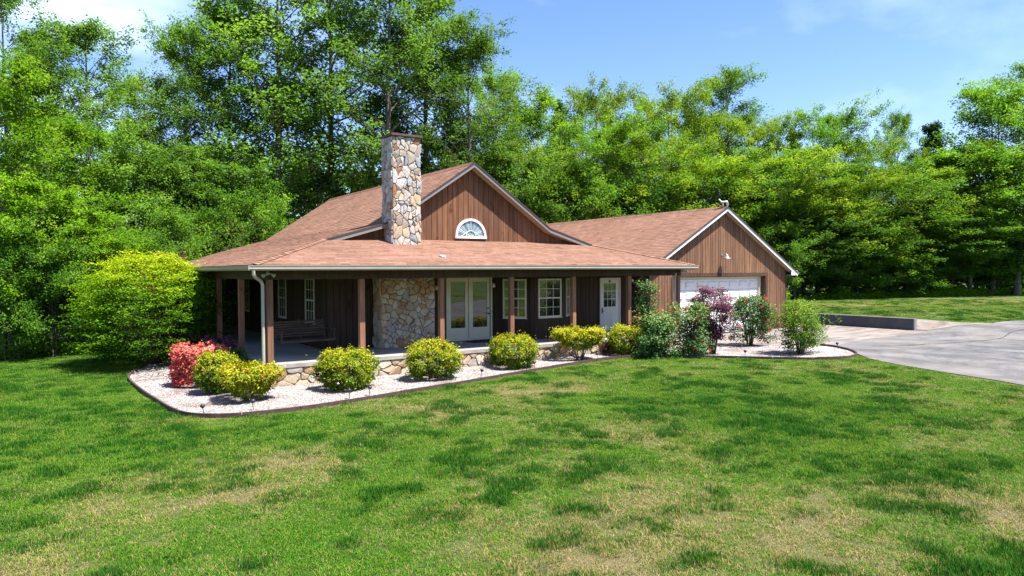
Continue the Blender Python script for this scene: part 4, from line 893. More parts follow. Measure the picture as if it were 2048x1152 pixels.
# path lights
def copy_tree(o, parent=None):
    c = o.copy(); col.objects.link(c); c.parent = parent
    for ch in list(o.children): copy_tree(ch, c)
    return c
PL = [(-2.14, -2.65, 'front left curve of the gravel bed'), (-1.18, -2.72, 'near the gravel bed edge before the left corner shrubs'), (0.93, -2.75, 'left of a close pair before the second yellow shrub'), (1.45, -2.66, 'right of a close pair before the second yellow shrub'),
      (4.91, -1.98, 'by the edging between the third and fourth yellow shrubs'), (6.6, -1.70, 'left of a pair below the fourth yellow shrub'), (6.95, -1.62, 'right of a pair below the fourth yellow shrub'), (8.67, -1.32, 'by the edging left of the fifth yellow shrub'),
      (9.65, -1.22, 'by the edging right below the fifth yellow shrub'), (12.6, -2.55, 'before the rose bushes'), (13.6, -3.75, 'in the gravel right of the purple shrub'), (14.3, -4.55, 'at the left foot of the loose green shrub'), (16.35, -2.6, 'between the red rose bush and the loose green shrub'), (17.75, -4.35, 'at the right rounded end of the gravel bed')]
proto = None
for i, (x, y, s) in enumerate(PL):
    if proto is None:
        t = empty('path_light'); MB().tube([(0, 0, -.05), (0, 0, .17)], .008, 6).build('stake', M['black'], t)
        MB().lathe((0, 0, .15), (0, -.25, 1), [(0, .015), (.03, .045), (.06, .05), (.085, .03), (.09, .01)], 12).build('lamp_head', M['black'], t, True); proto = t
    else: t = copy_tree(proto)
    t.location = (x, y, float(hgt(x, y)) + .03); t.rotation_euler = (R((i * 37) % 17 - 8), R((i * 53) % 15 - 7), i * 2.1); tag(t, 'small black path light ' + s, 'path light', 'black path lights in the gravel bed')
# pale dead branches lying on the bed
t = empty('dead_branch', (-2.0, 3.6, float(hgt(-2, 3.6)) + .03)); tag(t, 'bleached dead branches lying in the bed left of the coral azalea', 'branches'); rr = random.Random(5)
for i in range(14):
    x = rr.uniform(-.6, 1.0); y = rr.uniform(-.5, .7); a = rr.uniform(0, 6.28); L_ = rr.uniform(.3, .8); P = [(x, y, .02)]
    for k_ in range(4): a += rr.gauss(0, .4); P.append((P[-1][0] + math.cos(a) * L_ / 4, P[-1][1] + math.sin(a) * L_ / 4, .03 + rr.random() * .14))
    MB().tube(P, [.014, .012, .01, .008, .005], 5).build('twig', M['deadwood'], t)

# ------------------------------------------------------------------ plants
def tubes_mesh(lines, k=6):
    """lines: list of (points, radii) -> V, F arrays"""
    VV = []; FF = []; base = 0
    for P, r_ in lines:
        P = np.asarray(P, float); r_ = np.asarray(r_, float); n = len(P); D = np.gradient(P, axis=0); D /= np.linalg.norm(D, axis=1)[:, None] + 1e-9
        ref = np.array([0.31, 0.22, 0.1]) if abs(D[0, 2]) > .8 else np.array([0, 0, 1.0]); A = np.cross(D, ref); A /= np.linalg.norm(A, axis=1)[:, None] + 1e-9; B = np.cross(D, A)
        q = np.arange(k) * 2 * np.pi / k; ring = P[:, None] + r_[:, None, None] * (A[:, None] * np.cos(q)[None, :, None] + B[:, None] * np.sin(q)[None, :, None]); VV.append(ring.reshape(-1, 3))
        i, j = np.meshgrid(np.arange(n - 1), np.arange(k), indexing='ij'); j2 = (j + 1) % k
        FF.append(np.stack([base + i * k + j, base + i * k + j2, base + (i + 1) * k + j2, base + (i + 1) * k + j], -1).reshape(-1, 4)); base += n * k
    return np.concatenate(VV), np.concatenate(FF)
def leaf_mesh(name, C, size, rr, tint, up_bias=.5, aspect=.55, outdir=None, sizevar=.35):
    """one folded quad per leaf at C (N,3)"""
    n = len(C); nrm = rr.normal(0, 1, (n, 3)); nrm[:, 2] = np.abs(nrm[:, 2]) + up_bias * 1.6
    if outdir is not None: nrm += outdir * .8
    nrm /= np.linalg.norm(nrm, axis=1)[:, None]
    d = rr.normal(0, 1, (n, 3)); d -= nrm * (d * nrm).sum(1)[:, None]; d /= np.linalg.norm(d, axis=1)[:, None] + 1e-9; s = np.cross(nrm, d)
    L_ = (size * (1 + rr.uniform(-sizevar, sizevar, n)))[:, None]; W_ = L_ * aspect * .5
    V = np.stack([C - d * L_ * .5, C + s * W_ + nrm * L_ * .12, C + d * L_ * .5 - nrm * L_ * .08, C - s * W_ + nrm * L_ * .12], 1).reshape(-1, 3)
    F = np.arange(n * 4).reshape(-1, 4)
    return fastmesh(name, V, F, {'tint': ('POINT', np.repeat(np.clip(tint, 0, 1), 4))})
def wobble(rr, a, b, n, amp, bend=0.0):
    t = np.linspace(0, 1, n)[:, None]; P = a + (b - a) * t; off = np.cumsum(rr.normal(0, 1, (n, 3)), 0) * amp / math.sqrt(n); off -= off[0]; P = P + off * (t ** .8)
    P[:, 2] += bend * (t[:, 0] ** 2 - t[:, 0]) ; return P
def make_tree(seed, H, Rr, base=.25, limbs=26, subs=6, per=60, leaf=.17, style='oval', trunks=1, clump=(.45, .45, .32), rise=.6, tr=.22, gaps=.0, toplean=0):
    rr = np.random.default_rng(seed); lines = []; C = []; T = []
    def width(h):   # crown radius at height share h
        if style == 'oval': return (math.sin(math.pi * min(1, max(0, (h - base) / (1.02 - base))) ** .75)) ** .7 * .95 + .08
        if style == 'round': return math.sqrt(max(.04, 1 - ((h - .60) / .46) ** 2)) if h > .3 else .62
        if style == 'spread': return max(.12, (1 - ((h - .62) / .42) ** 2 if h > .62 else .55 + .45 * (h - base) / (.62 - base)))
        if style == 'cone': return max(.05, 1.05 * (1 - h) ** .8)
        if style == 'low': return max(.15, math.sqrt(max(0, 1 - (h - .35) ** 2 / .45)))
    for tk in range(trunks):
        lean = rr.normal(0, .05 * H / 3, 2) * (1.6 if trunks > 1 else .7); b0 = np.array([rr.normal(0, .25) if trunks > 1 else 0, rr.normal(0, .25) if trunks > 1 else 0, -.3]); top = np.array([lean[0] + b0[0], lean[1] + b0[1], H * .97])
        TP = wobble(rr, b0, top, 14, .045 * H / 4); rad = tr * (1 - np.linspace(0, 1, 14) ** .9 * .93) / math.sqrt(trunks); rad[0] *= 1.35; lines.append((TP, rad))
        nl = limbs // trunks
        for i in range(nl):
            h = base + (1 - base) * ((i + rr.random()) / nl) ** .9 * .97; ti = h * 13; a0 = int(min(12, ti)); p0 = TP[a0] + (TP[a0 + 1] - TP[a0]) * (ti - a0)
            az = i * 2.39996 + rr.normal(0, .4) + tk; wd = Rr * width(h) * rr.uniform(.7, 1.12); up_ = rise * wd * rr.uniform(.5, 1.3) * (1.5 if h > .8 else 1)
            end = p0 + np.array([math.cos(az) * wd, math.sin(az) * wd, up_]); end[2] = min(end[2], H * 1.0)
            st = p0 - np.array([0, 0, min(.12 * H, up_ * .4) if h < .9 else 0]); st = p0
            LP = wobble(rr, st, end, 8, wd * .09, -.5 * wd * .3); r0 = max(.018, rad[a0] * .42); lines.append((LP, r0 * (1 - np.linspace(0, 1, 8) * .85)))
            if rr.random() < gaps: continue
            for s in range(subs):
                t_ = .28 + .72 * (s + rr.random()) / subs; k = int(min(6, t_ * 7)); q0 = LP[k] + (LP[k + 1] - LP[k]) * (t_ * 7 - k)
                dl_ = wd * rr.uniform(.18, .50) + .25; a2 = az + rr.normal(0, 1.0); e = q0 + np.array([math.cos(a2) * dl_, math.sin(a2) * dl_, rr.uniform(-.15, .75) * dl_])
                SP = wobble(rr, q0, e, 4, dl_ * .1); lines.append((SP, r0 * .3 * (1 - np.linspace(0, 1, 4) * .8) + .004)); ct = rr.normal(0, .2)
                for f in (.5, 1.0):
                    m = int(per * rr.uniform(.5, 1.3)); cc = q0 + (e - q0) * f; pts = cc + rr.normal(0, 1, (m, 3)) * np.array(clump) * (Rr / 3.5) ** .5
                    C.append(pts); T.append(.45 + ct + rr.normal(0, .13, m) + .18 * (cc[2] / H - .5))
    V, F = tubes_mesh(lines); C = np.concatenate(C); T = np.concatenate(T); C[:, 2] = np.maximum(C[:, 2], .05)
    return fastmesh('trunk', V, F, None, True), leaf_mesh('crown', C, leaf, rr, T, .6, .62)
TREES = {
 'tall': [make_tree(s, 18, 3.5, .20, 38, 12, 42, .155, 'oval', 1, (.21, .21, .17), .8, .28, .06) for s in (11, 12, 13)],
 'mid': [make_tree(s, 12, 3.6, .12, 38, 13, 50, .135, 'round', 2, (.19, .19, .14), .6, .30, .05) for s in (21, 22, 23)],
 'green': [make_tree(s, 10, 2.9, .08, 34, 12, 38, .14, 'oval', 2, (.18, .18, .13), .6, .18, .04) for s in (31, 32)],
 'dark': [make_tree(s, 14, 2.8, .12, 34, 9, 34, .17, 'cone', 1, (.22, .22, .18), .3, .18) for s in (41,)],
 'low': [make_tree(s, 4.2, 2.2, .04, 28, 10, 40, .11, 'low', 3, (.19, .19, .14), .35, .06) for s in (51, 52)],
}
TREES['bright'] = TREES['green']
SZ = {'tall': (18, 3.5), 'mid': (12, 3.6), 'green': (10, 2.9), 'dark': (14, 2.8), 'low': (4.2, 2.2), 'bright': (10, 2.9)}
LM = {'tall': 'leaf_tall', 'mid': 'leaf_mid', 'green': 'leaf_green', 'dark': 'leaf_dark', 'low': 'leaf_green', 'bright': 'leaf_bright'}
KIND = {'tall': 'tall open leafy tree', 'mid': 'yellow-green spreading tree', 'green': 'mid green bushy tree', 'dark': 'dark green dense tree', 'low': 'low leafy sapling thicket', 'bright': 'bright light green tree'}
def material_variant(me, mat, cache={}):
    key = (me.name, mat.name)
    if key not in cache:
        m2 = me if not me.materials else me.copy(); m2.materials.clear(); m2.materials.append(mat); cache[key] = m2
    return cache[key]
WOOD = [
('tall',-6.2,26.1,17.7,2.4,'at the far left frame edge, top cropped'),('dark',-5.1,35.0,18.3,3.1,'behind the left edge trees, bluish top against cloud'),('tall',-2.6,24.9,15.6,3.0,'with knobbly top left of the cloud gap'),('tall',0.6,30.0,14.6,2.9,'forming the low dip below the pale cloud'),('tall',2.0,25.4,16.6,2.5,'pointed, just left of the highest trees'),('tall',4.6,27.3,18.2,3.5,'above the burning-yellow rounded shrub'),
('tall',7.0,24.5,22.0,4.6,'with forked dark trunk above the left roof slope'),('tall',10.5,25.8,24.2,4.6,'highest, left of the chimney'),('tall',12.1,21.1,22.4,4.1,'directly behind the stone chimney'),('tall',16.0,23.3,21.1,3.9,'above the main gable peak'),('tall',17.4,19.9,17.8,3.4,'right shoulder of the highest trees'),('tall',21.8,24.2,17.0,2.8,'where the high crowns step down to the right'),
('green',24.2,22.7,15.9,3.0,'behind the ridge between both gables'),('dark',30.9,27.8,17.1,2.3,'small dark tip between the two gables'),('mid',29.3,21.6,17.2,3.0,'with raised wispy top above the garage ridge'),('mid',34.3,23.1,17.0,2.8,'rounded top left above the garage ridge'),('mid',33.6,18.7,15.8,3.1,'above the middle of the garage ridge'),('mid',40.3,21.5,17.4,3.1,'left of the garage peak, far back'),('tall',42.3,20.2,18.9,3.5,'standing high behind the garage peak'),
('mid',41.0,16.2,14.8,2.9,'just right of the garage peak tree'),('dark',48.6,18.4,15.1,2.3,'dark tip right of the garage peak'),('mid',45.2,13.4,14.5,3.3,'above the right garage eave'),('mid',49.7,12.8,14.0,3.2,'over the retaining wall, far back'),('tall',61.8,16.8,17.2,1.7,'thin, sparse, sticking out of the right skyline'),('dark',62.3,14.0,16.4,3.0,'pointed dark crown left of the tall right edge tree'),('mid',55.6,8.8,13.3,2.8,'in the notch before the tall right edge trees'),('green',58.1,7.2,18.2,4.0,'tall, near the right frame edge'),('tall',63.0,6.4,19.0,4.5,'cropped by the right frame edge'),
('bright',-6.0,13.9,10.4,2.4,'nearest, at the far left frame edge'),('bright',-4.5,17.8,9.4,2.6,'second from the left edge, over the lawn'),('bright',-5.2,12.2,6.0,2.0,'short, at the left lawn edge'),('green',-2.6,20.1,10.0,2.6,'behind the left lawn below the knobbly crown'),('green',-0.5,22.3,9.3,2.6,'behind the big yellow-green shrub, left side'),('bright',-3.5,13.5,5.1,2.1,'short, left of the big yellow-green shrub'),('green',2.0,23.0,10.2,3.0,'behind the big yellow-green shrub, right side'),('green',3.8,20.6,8.7,2.5,'behind the left porch roof corner'),
('green',10.6,27.2,9.7,2.8,'under the highest trees left of the chimney'),('green',13.1,25.2,9.7,2.5,'low behind the chimney shaft'),('green',17.6,23.5,12.8,3.0,'filling below the main gable peak crown'),('green',19.0,21.3,11.0,2.8,'behind the right side of the main gable'),('green',18.9,17.6,10.3,2.8,'close behind the valley between the roofs'),
('mid',23.3,18.4,11.9,3.3,'behind the left end of the garage ridge'),('mid',25.8,17.4,12.1,3.6,'second behind the garage ridge from the left'),('mid',30.0,16.8,12.3,3.8,'with bare dark limbs above the garage ridge'),('mid',34.1,16.0,12.0,3.9,'close behind the garage ridge, centre'),('mid',36.7,14.3,11.2,3.9,'close behind the garage peak'),('mid',39.1,12.7,11.6,4.1,'right behind the garage right eave'),('mid',41.8,10.9,11.2,4.3,'leaning out right of the garage'),('mid',46.4,10.2,11.1,4.3,'in the front row above the retaining wall'),('mid',51.2,9.4,11.8,4.2,'in the front row right of the retaining wall'),('green',54.1,7.4,12.2,4.4,'front row, second from the right frame edge'),('mid',56.7,5.7,12.6,4.2,'front row, at the right frame edge'),
('green',40.0,12.1,7.3,3.9,'short, right beside the garage wall'),('green',43.9,10.7,7.0,4.0,'short, above the left of the retaining wall'),('mid',49.0,9.7,7.5,4.5,'short, yellowish, above the retaining wall end'),('green',54.2,8.6,8.5,4.7,'short, above the upper concrete strip'),('green',58.6,6.8,7.7,4.6,'short, above the far right grass'),
('low',-5.8,12.0,4.4,1.6,'at the left frame edge on the lawn border'),('low',-4.5,11.9,3.9,1.5,'second from left on the lawn border'),('low',-3.2,13.3,3.6,1.4,'left of the big shrub on the lawn border'),('low',-1.7,14.7,4.4,1.9,'behind the big yellow-green shrub'),('low',0.2,17.2,5.2,2.0,'behind the porch left end'),('low',2.1,18.4,5.6,1.9,'peeking over the left porch roof'),('low',4.0,19.4,6.2,1.9,'above the left roof flare'),
('low',40.0,10.9,4.1,2.3,'at the woods edge right of the garage'),('low',43.0,10.1,4.4,2.5,'at the woods edge, left above the retaining wall'),('low',47.3,9.6,3.7,2.8,'at the woods edge, middle above the retaining wall'),('low',51.6,9.2,4.5,2.9,'at the woods edge above the wall end'),('low',54.9,8.1,3.4,2.9,'at the woods edge above the concrete strip'),('bright',59.3,7.2,4.6,2.2,'glowing low at the woods edge, far right'),('low',62.3,6.8,4.6,2.7,'at the woods edge cropped by the right frame'),
('low',36.7,10.6,5.4,2.3,'against the garage right corner'),('low',22.6,16.9,8.1,2.7,'behind the roof valley'),('low',19.2,17.6,7.9,2.2,'behind the main roof right slope'),('low',26.6,17.0,8.3,2.9,'under the garage ridge skyline, left'),('low',30.1,15.8,8.4,3.0,'under the garage ridge skyline, centre'),('low',36.2,13.4,7.2,2.6,'behind the garage peak'),
]
GRP = {'tall': 'tall trees of the surrounding woods', 'mid': 'yellow-green trees behind the garage', 'green': 'mid green trees of the woods', 'dark': 'dark trees of the woods', 'low': 'low thickets at the woods edge', 'bright': 'bright green trees of the woods'}
def place_tree(i, k, x, y, z, w, s):
    H, Rr = SZ[k]; z = z * ((.78 + .22 * ((i * 0.618) % 1)) if k == 'mid' else .95 if k == 'green' else 1); tm, cm = TREES[k][i % len(TREES[k])]; zg = float(hgt(x, y)); t = empty(k + '_tree' if k != 'low' else 'sapling_thicket', (x, y, zg), (i * 2.4) % 6.28)
    f = (z - zg) / H; sx = max(w / Rr, f * .62); t.scale = (sx, sx, f)
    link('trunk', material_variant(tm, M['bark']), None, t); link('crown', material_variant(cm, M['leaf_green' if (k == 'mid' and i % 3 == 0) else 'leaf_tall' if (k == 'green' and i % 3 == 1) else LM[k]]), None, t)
    tag(t, KIND[k] + ' ' + s, 'tree', GRP[k]); return t
for i, (k, x, y, z, w, s) in enumerate(WOOD): place_tree(i, k, x, y, z, w, s)
# the mass of woods farther back, and beyond the camera (seen in the window glass)
rr = np.random.default_rng(99); C = []; T = []
def bank(x0, y0, x1, y1, n, h, depth, seed):
    r2 = np.random.default_rng(seed); t = r2.random(n); bx = x0 + (x1 - x0) * t; by = y0 + (y1 - y0) * t; L_ = math.hypot(x1 - x0, y1 - y0); nx_, ny_ = -(y1 - y0) / L_, (x1 - x0) / L_
    top = h * (.7 + .5 * fbm(t * L_, t * 0, 7.0, seed)); z = top * r2.random(n) ** .9; off = r2.uniform(0, depth, n) * (.4 + .6 * (1 - z / (h * 1.3)))
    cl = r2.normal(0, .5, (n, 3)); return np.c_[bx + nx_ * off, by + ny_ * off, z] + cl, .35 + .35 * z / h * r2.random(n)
for a in ((-26, 26, -2, 40, 16000, 10, 5, 3), (-2, 34, 20, 34, 14000, 11, 5, 4), (20, 32, 44, 25, 13000, 10, 5, 5), (44, 20, 72, 12, 16000, 9.5, 5, 6), (66, 12, 74, -6, 9000, 9, 5, 7)):
    c_, t_ = bank(*a); C.append(c_); T.append(t_)
C = np.concatenate(C); T = np.concatenate(T); C[:, 2] = np.maximum(C[:, 2], .1)
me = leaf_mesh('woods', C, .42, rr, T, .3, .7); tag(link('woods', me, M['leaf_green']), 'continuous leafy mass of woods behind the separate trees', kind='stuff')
C = []; T = []
for a in ((-50, -62, 40, -72, 9000, 12, 8, 13),):
    c_, t_ = bank(*a); C.append(c_); T.append(t_)
me = leaf_mesh('woods', np.concatenate(C), .9, rr, np.concatenate(T), .3, .8); tag(link('woods', me, M['leaf_dark']), 'wooded edge across the lawn, mirrored in the porch windows', kind='stuff')
# leaf litter / weeds fringe at the foot of the woods
fr_lines = [(-12, 11.8, -3.2, 11.9), (-3.2, 11.9, -0.8, 10.8), (37, 10.1, 50, 7.4), (50, 7.4, 64, 3.8)]
C = []; T = []
for q, (xa, ya, xb, yb) in enumerate(fr_lines):
    n = int(math.hypot(xb - xa, yb - ya) * 520); t_ = rr.random(n); x = xa + (xb - xa) * t_; y = ya + (yb - ya) * t_ + rr.exponential(.5, n) - .1; hh = .12 + .6 * fbm(x, y, 1.4, 60 + q) ** 1.5
    C.append(np.c_[x, y, hgt(x, y) + rr.random(n) * hh]); T.append(.3 + .6 * rr.random(n))
me = leaf_mesh('undergrowth', np.concatenate(C), .14, rr, np.concatenate(T), .3, .6); tag(link('undergrowth', me, M['leaf_bright']), 'ragged weeds where the lawn meets the woods', kind='stuff')

# shrubs: a body of leaves on stems
def shrub_pts(rr, n, rx, ry, h, shape='dome', clumps=60, sig=.09, shell=.35, low=.12):
    m = clumps; u = rr.random(m); ph = rr.uniform(0, 2 * np.pi, m)
    if shape == 'dome': cz = low + (1 - low) * rr.random(m) ** .85; rad = np.sqrt(np.clip(1 - ((cz - .52) / .54) ** 2, .05, 1))
    elif shape == 'vase': cz = low + (1 - low) * rr.random(m) ** .7; rad = .35 + .65 * np.clip((cz - low) / (.75 - low), 0, 1) ** .8; rad *= np.sqrt(np.clip(1.25 - ((cz - .4) / .75) ** 4, .2, 1))
    elif shape == 'box': cz = low + (1 - low) * rr.random(m); rad = np.clip(1.05 - np.abs(cz - .5) ** 4 * 3, .3, 1)
    elif shape == 'tree': cz = .28 + .72 * rr.random(m); rad = np.sqrt(np.clip(1 - ((cz - .66) / .42) ** 2, .08, 1))
    else: cz = .05 + .95 * rr.random(m); rad = .5 + .5 * rr.random(m)
    rs = rad * (1 - shell * rr.random(m) ** 1.5); lump = 1 + .14 * np.sin(ph * 3 + rr.random() * 6) + rr.normal(0, .05, m)
    if shape == 'box': ex = np.maximum(np.abs(np.cos(ph)), np.abs(np.sin(ph))) ** -.55; lump = lump * 0 + ex * (1 + rr.normal(0, .025, m))
    cx = np.cos(ph) * rs * rx * lump; cy = np.sin(ph) * rs * ry * lump; cc = np.c_[cx, cy, cz * h]; k = rr.integers(0, m, n); ct = rr.normal(0, .14, m)
    P = cc[k] + rr.normal(0, 1, (n, 3)) * sig * np.array([1, 1, .8]); P[:, 2] = np.clip(P[:, 2], .02, None); out = np.c_[P[:, 0] / rx, P[:, 1] / ry, (P[:, 2] / h - .5) * 1.3]; out /= np.linalg.norm(out, axis=1)[:, None] + 1e-6
    return P, out, ct[k], P[:, 2] / h
def shrub(name, loc, rx, ry, h, mat, n, leaf, label, cat, shape='dome', seed=1, group=None, sig=.08, clumps=120, tbase=.25, tgrad=.55, stems=12, redden=0.0, aspect=.5, shell=.4, rz_=0, low=.12, blooms=None, spread=1.0, stem_mat='stem'):
    rr = np.random.default_rng(seed); t = empty(name, loc, rz_); P, out, ct, hz = shrub_pts(rr, n, rx, ry, h, shape, clumps, sig, shell, low)
    st_ = rr.random(n) < .10; P = P + out * (st_ * rr.exponential(.05, n))[:, None]; P[:, 2] = np.maximum(P[:, 2], .02)
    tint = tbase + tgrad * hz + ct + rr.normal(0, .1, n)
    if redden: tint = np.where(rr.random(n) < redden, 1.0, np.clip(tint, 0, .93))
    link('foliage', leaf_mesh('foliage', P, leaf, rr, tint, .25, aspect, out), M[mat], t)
    lines = []
    for i in range(stems):
        a = rr.uniform(0, 6.28); e = np.array([math.cos(a) * rx * rr.uniform(.2, .75), math.sin(a) * ry * rr.uniform(.2, .75), h * rr.uniform(.5, .92)]); b = np.array([math.cos(a) * .08 * spread, math.sin(a) * .08 * spread, -.03]); lines.append((wobble(rr, b, e, 6, .06, -.2 * h), np.linspace(.014, .005, 6) * (1 + h * .3)))
    V, F = tubes_mesh(lines, 5); link('stems', fastmesh('stems', V, F, None, True), M[stem_mat], t)
    for bi, (bm_, bn, bs) in enumerate(blooms or []):
        bme = rose_bloom(bs)
        for i in range(bn):
            j = rr.integers(0, n); q = P[j] + out[j] * .06; o = link('bloom', bme, None, t); o.location = q; o.rotation_euler = (rr.uniform(-1, 1), rr.uniform(-1, 1), rr.uniform(0, 6)); o.data = material_variant(bme, M[bm_])
    tag(t, label, cat, group); return t
def rose_bloom(s, cache={}):
    if s in cache: return cache[s]
    mb = MB()
    for ring, (n, r_, z, tl) in enumerate(((6, .9, .0, .3), (5, .6, .2, .7), (4, .3, .35, 1.0))):
        for i in range(n):
            a = 6.283 * i / n + ring * .5; ca, sa = math.cos(a), math.sin(a); V = []
            for (rad, tn, h) in ((.1, 0, z), (r_ * .7, -.38, z + .1 * tl), (r_, 0, z + .35 * tl), (r_ * .7, .38, z + .1 * tl)): V.append(((ca * rad - sa * tn * r_) * s, (sa * rad + ca * tn * r_) * s, h * s))
            mb.add(V, [(0, 1, 2, 3)])
    me = bpy.data.meshes.new('bloom'); me.from_pydata(mb.V, [], mb.F); me.update(); at = me.attributes.new('tint', 'FLOAT', 'POINT'); at.data.foreach_set('value', [random.Random(i).random() for i in range(len(mb.V))]); cache[s] = me; return me
def gz_(x, y): return float(hgt(x, y)) + .03
YG = 'yellow-green shrubs along the porch'
def nand(x, y, rx, ry, h, seed, label, shape='dome', n=7500, low=.05, red=.03, tb=.20):
    n = int(n * 1.5); rx *= .93; ry *= .93; h *= .96
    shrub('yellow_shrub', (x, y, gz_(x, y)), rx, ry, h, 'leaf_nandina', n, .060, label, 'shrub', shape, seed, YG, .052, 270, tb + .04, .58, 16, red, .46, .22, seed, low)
nand(-1.38, .05, .46, .50, .98, 1, 'upright yellow-green shrub between the coral azalea and the corner shrub', 'dome', 6500)
nand(-.98, -1.42, .70, .62, .80, 2, 'low wide yellow shrub at the left porch corner with reddish leaves', 'vase', 8500, .12, .08, .30)
nand(1.36, -1.40, .74, .66, .98, 3, 'large round yellow-green shrub right of the corner post', 'dome', 9500)
nand(3.85, -1.22, .84, .72, 1.0, 4, 'round yellow-green shrub in front of the stone hearth wall', 'dome', 9500, .05, .05)
nand(6.67, -.92, .76, .66, .93, 5, 'round yellow-green shrub below the glazed double doors', 'dome', 8500, .07)
nand(9.3, -.78, .82, .66, 1.0, 6, 'flat-topped yellow shrub on bare stems before the bay window', 'vase', 8500, .38, .02, .30)
nand(11.3, -.72, .68, .60, .98, 7, 'yellow-green shrub below the white entry door, beside the roses', 'dome', 8000, .08, .02, .28)
shrub('azalea', (-1.48, 1.60, gz_(-1.7, 1.7)), .54, .58, 1.05, 'azalea', 16000, .052, 'clipped azalea covered in coral pink flowers at the left porch corner', 'azalea', 'box', 8, None, .04, 320, .38, .40, 12, 0, .8, .14, .5, .08)
shrub('purple_hedge', (-.72, 3.3, gz_(-.6, 3)), .42, .62, 1.02, 'leaf_purple', 8000, .05, 'low purple-leaved hedge shrub behind the coral azalea', 'shrub', 'box', 9, None, .05, 140, .35, .35, 10, 0, .5, .25)
shrub('green_hedge', (-.62, 1.75, gz_(-.6, 1)), .40, .55, .82, 'leaf_rose', 5000, .05, 'dark green low shrub between the azalea and the corner post', 'shrub', 'dome', 10, None, .05, 100, .2, .4, 8, 0, .5, .3)
shrub('rose_bush', (11.65, -1.85, gz_(11.7, -1.8)), .84, .66, 1.32, 'leaf_rose2', 7000, .075, 'green rose bush with small cream blooms right of the last yellow shrub', 'rose bush', 'wild', 11, 'rose bushes by the garage', .11, 90, .35, .5, 12, 0, .6, .7, blooms=[('petal_white', 14, .06), ('petal_red', 8, .09)])
shrub('rose_bush', (12.7, -2.35, gz_(12.8, -2.4)), .66, .60, 1.62, 'leaf_rose2', 5600, .075, 'rose bush with a few red blooms left of the purple shrub', 'rose bush', 'wild', 12, 'rose bushes by the garage', .11, 85, .35, .4, 12, .04, .6, .7, blooms=[('petal_red', 22, .10)])
shrub('rose_bush', (11.95, -1.05, gz_(12, -1)), .36, .34, 2.35, 'leaf_rose', 3600, .075, 'tall narrow rose climbing beside the right porch posts', 'rose bush', 'wild', 13, 'rose bushes by the garage', .10, 60, .3, .45, 8, 0, .6, .6, blooms=[('petal_white', 3, .05)])
shrub('rose_bush', (16.45, -1.75, gz_(16.4, -1.7)), .74, .68, 1.72, 'leaf_rose', 7600, .07, 'rounded dark rose bush with red blooms between purple and loose green shrubs', 'rose bush', 'dome', 14, 'rose bushes by the garage', .10, 110, .28, .42, 14, .05, .6, .6, blooms=[('petal_red', 20, .10)])
shrub('purple_shrub', (13.55, -2.5, gz_(13, -3.2)), .60, .56, 2.15, 'leaf_purple', 8000, .07, 'tall dark purple-leaved shrub in front of the garage door', 'shrub', 'tree', 15, None, .085, 130, .25, .6, 9, 0, .5, .55)
shrub('loose_shrub', (15.6, -4.35, gz_(15.6, -4.3)), .80, .72, 1.66, 'leaf_holly', 9500, .065, 'loose airy green shrub at the right end of the gravel bed', 'shrub', 'dome', 16, None, .10, 120, .3, .45, 18, 0, .5, .7, 0, .08)
# its side shoots over the driveway
t = bpy.data.objects['loose_shrub']; r2 = np.random.default_rng(161); ln = []; C = []
for i in range(7):
    e = np.array([.9 + r2.uniform(0, .55), r2.uniform(-.5, .3), .35 + r2.uniform(0, .9)]); W_ = wobble(r2, np.array([.15, 0, .15]), e, 7, .10); ln.append((W_, np.linspace(.011, .004, 7))); C.append(W_[r2.integers(3, 7, 60)] + r2.normal(0, .06, (60, 3)))
V, F = tubes_mesh(ln, 5); link('shoots', fastmesh('shoots', V, F), M['stem'], t); C = np.concatenate(C); link('foliage', leaf_mesh('foliage', C, .065, r2, .5 + .3 * r2.random(len(C)), .3, .5), M['leaf_holly'], t)
shrub('small_shrub', (10.9, -.35, gz_(10.9, -.3)), .42, .28, .42, 'leaf_copper', 1800, .04, 'small brownish shrub by the slab left of the last yellow shrub', 'shrub', 'dome', 17, None, .06, 50, .1, .3, 8)
for i, (x, y, h, s) in enumerate(((25.2, 3.6, 1.0, 'at the garage right corner by the wall'), (24.4, 2.3, .8, 'at the foot of the garage right corner'), (26.9, 4.6, 1.1, 'behind the far end of the retaining wall'))):
    shrub('weed_clump', (x, y, gz_(x, y)), .7, .6, h, 'leaf_bright', 2600, .07, 'unkempt light green weeds ' + s, 'weeds', 'dome', 170 + i, 'weeds by the garage', .12, 50, .3, .5, 8, 0, .5, .6, i)
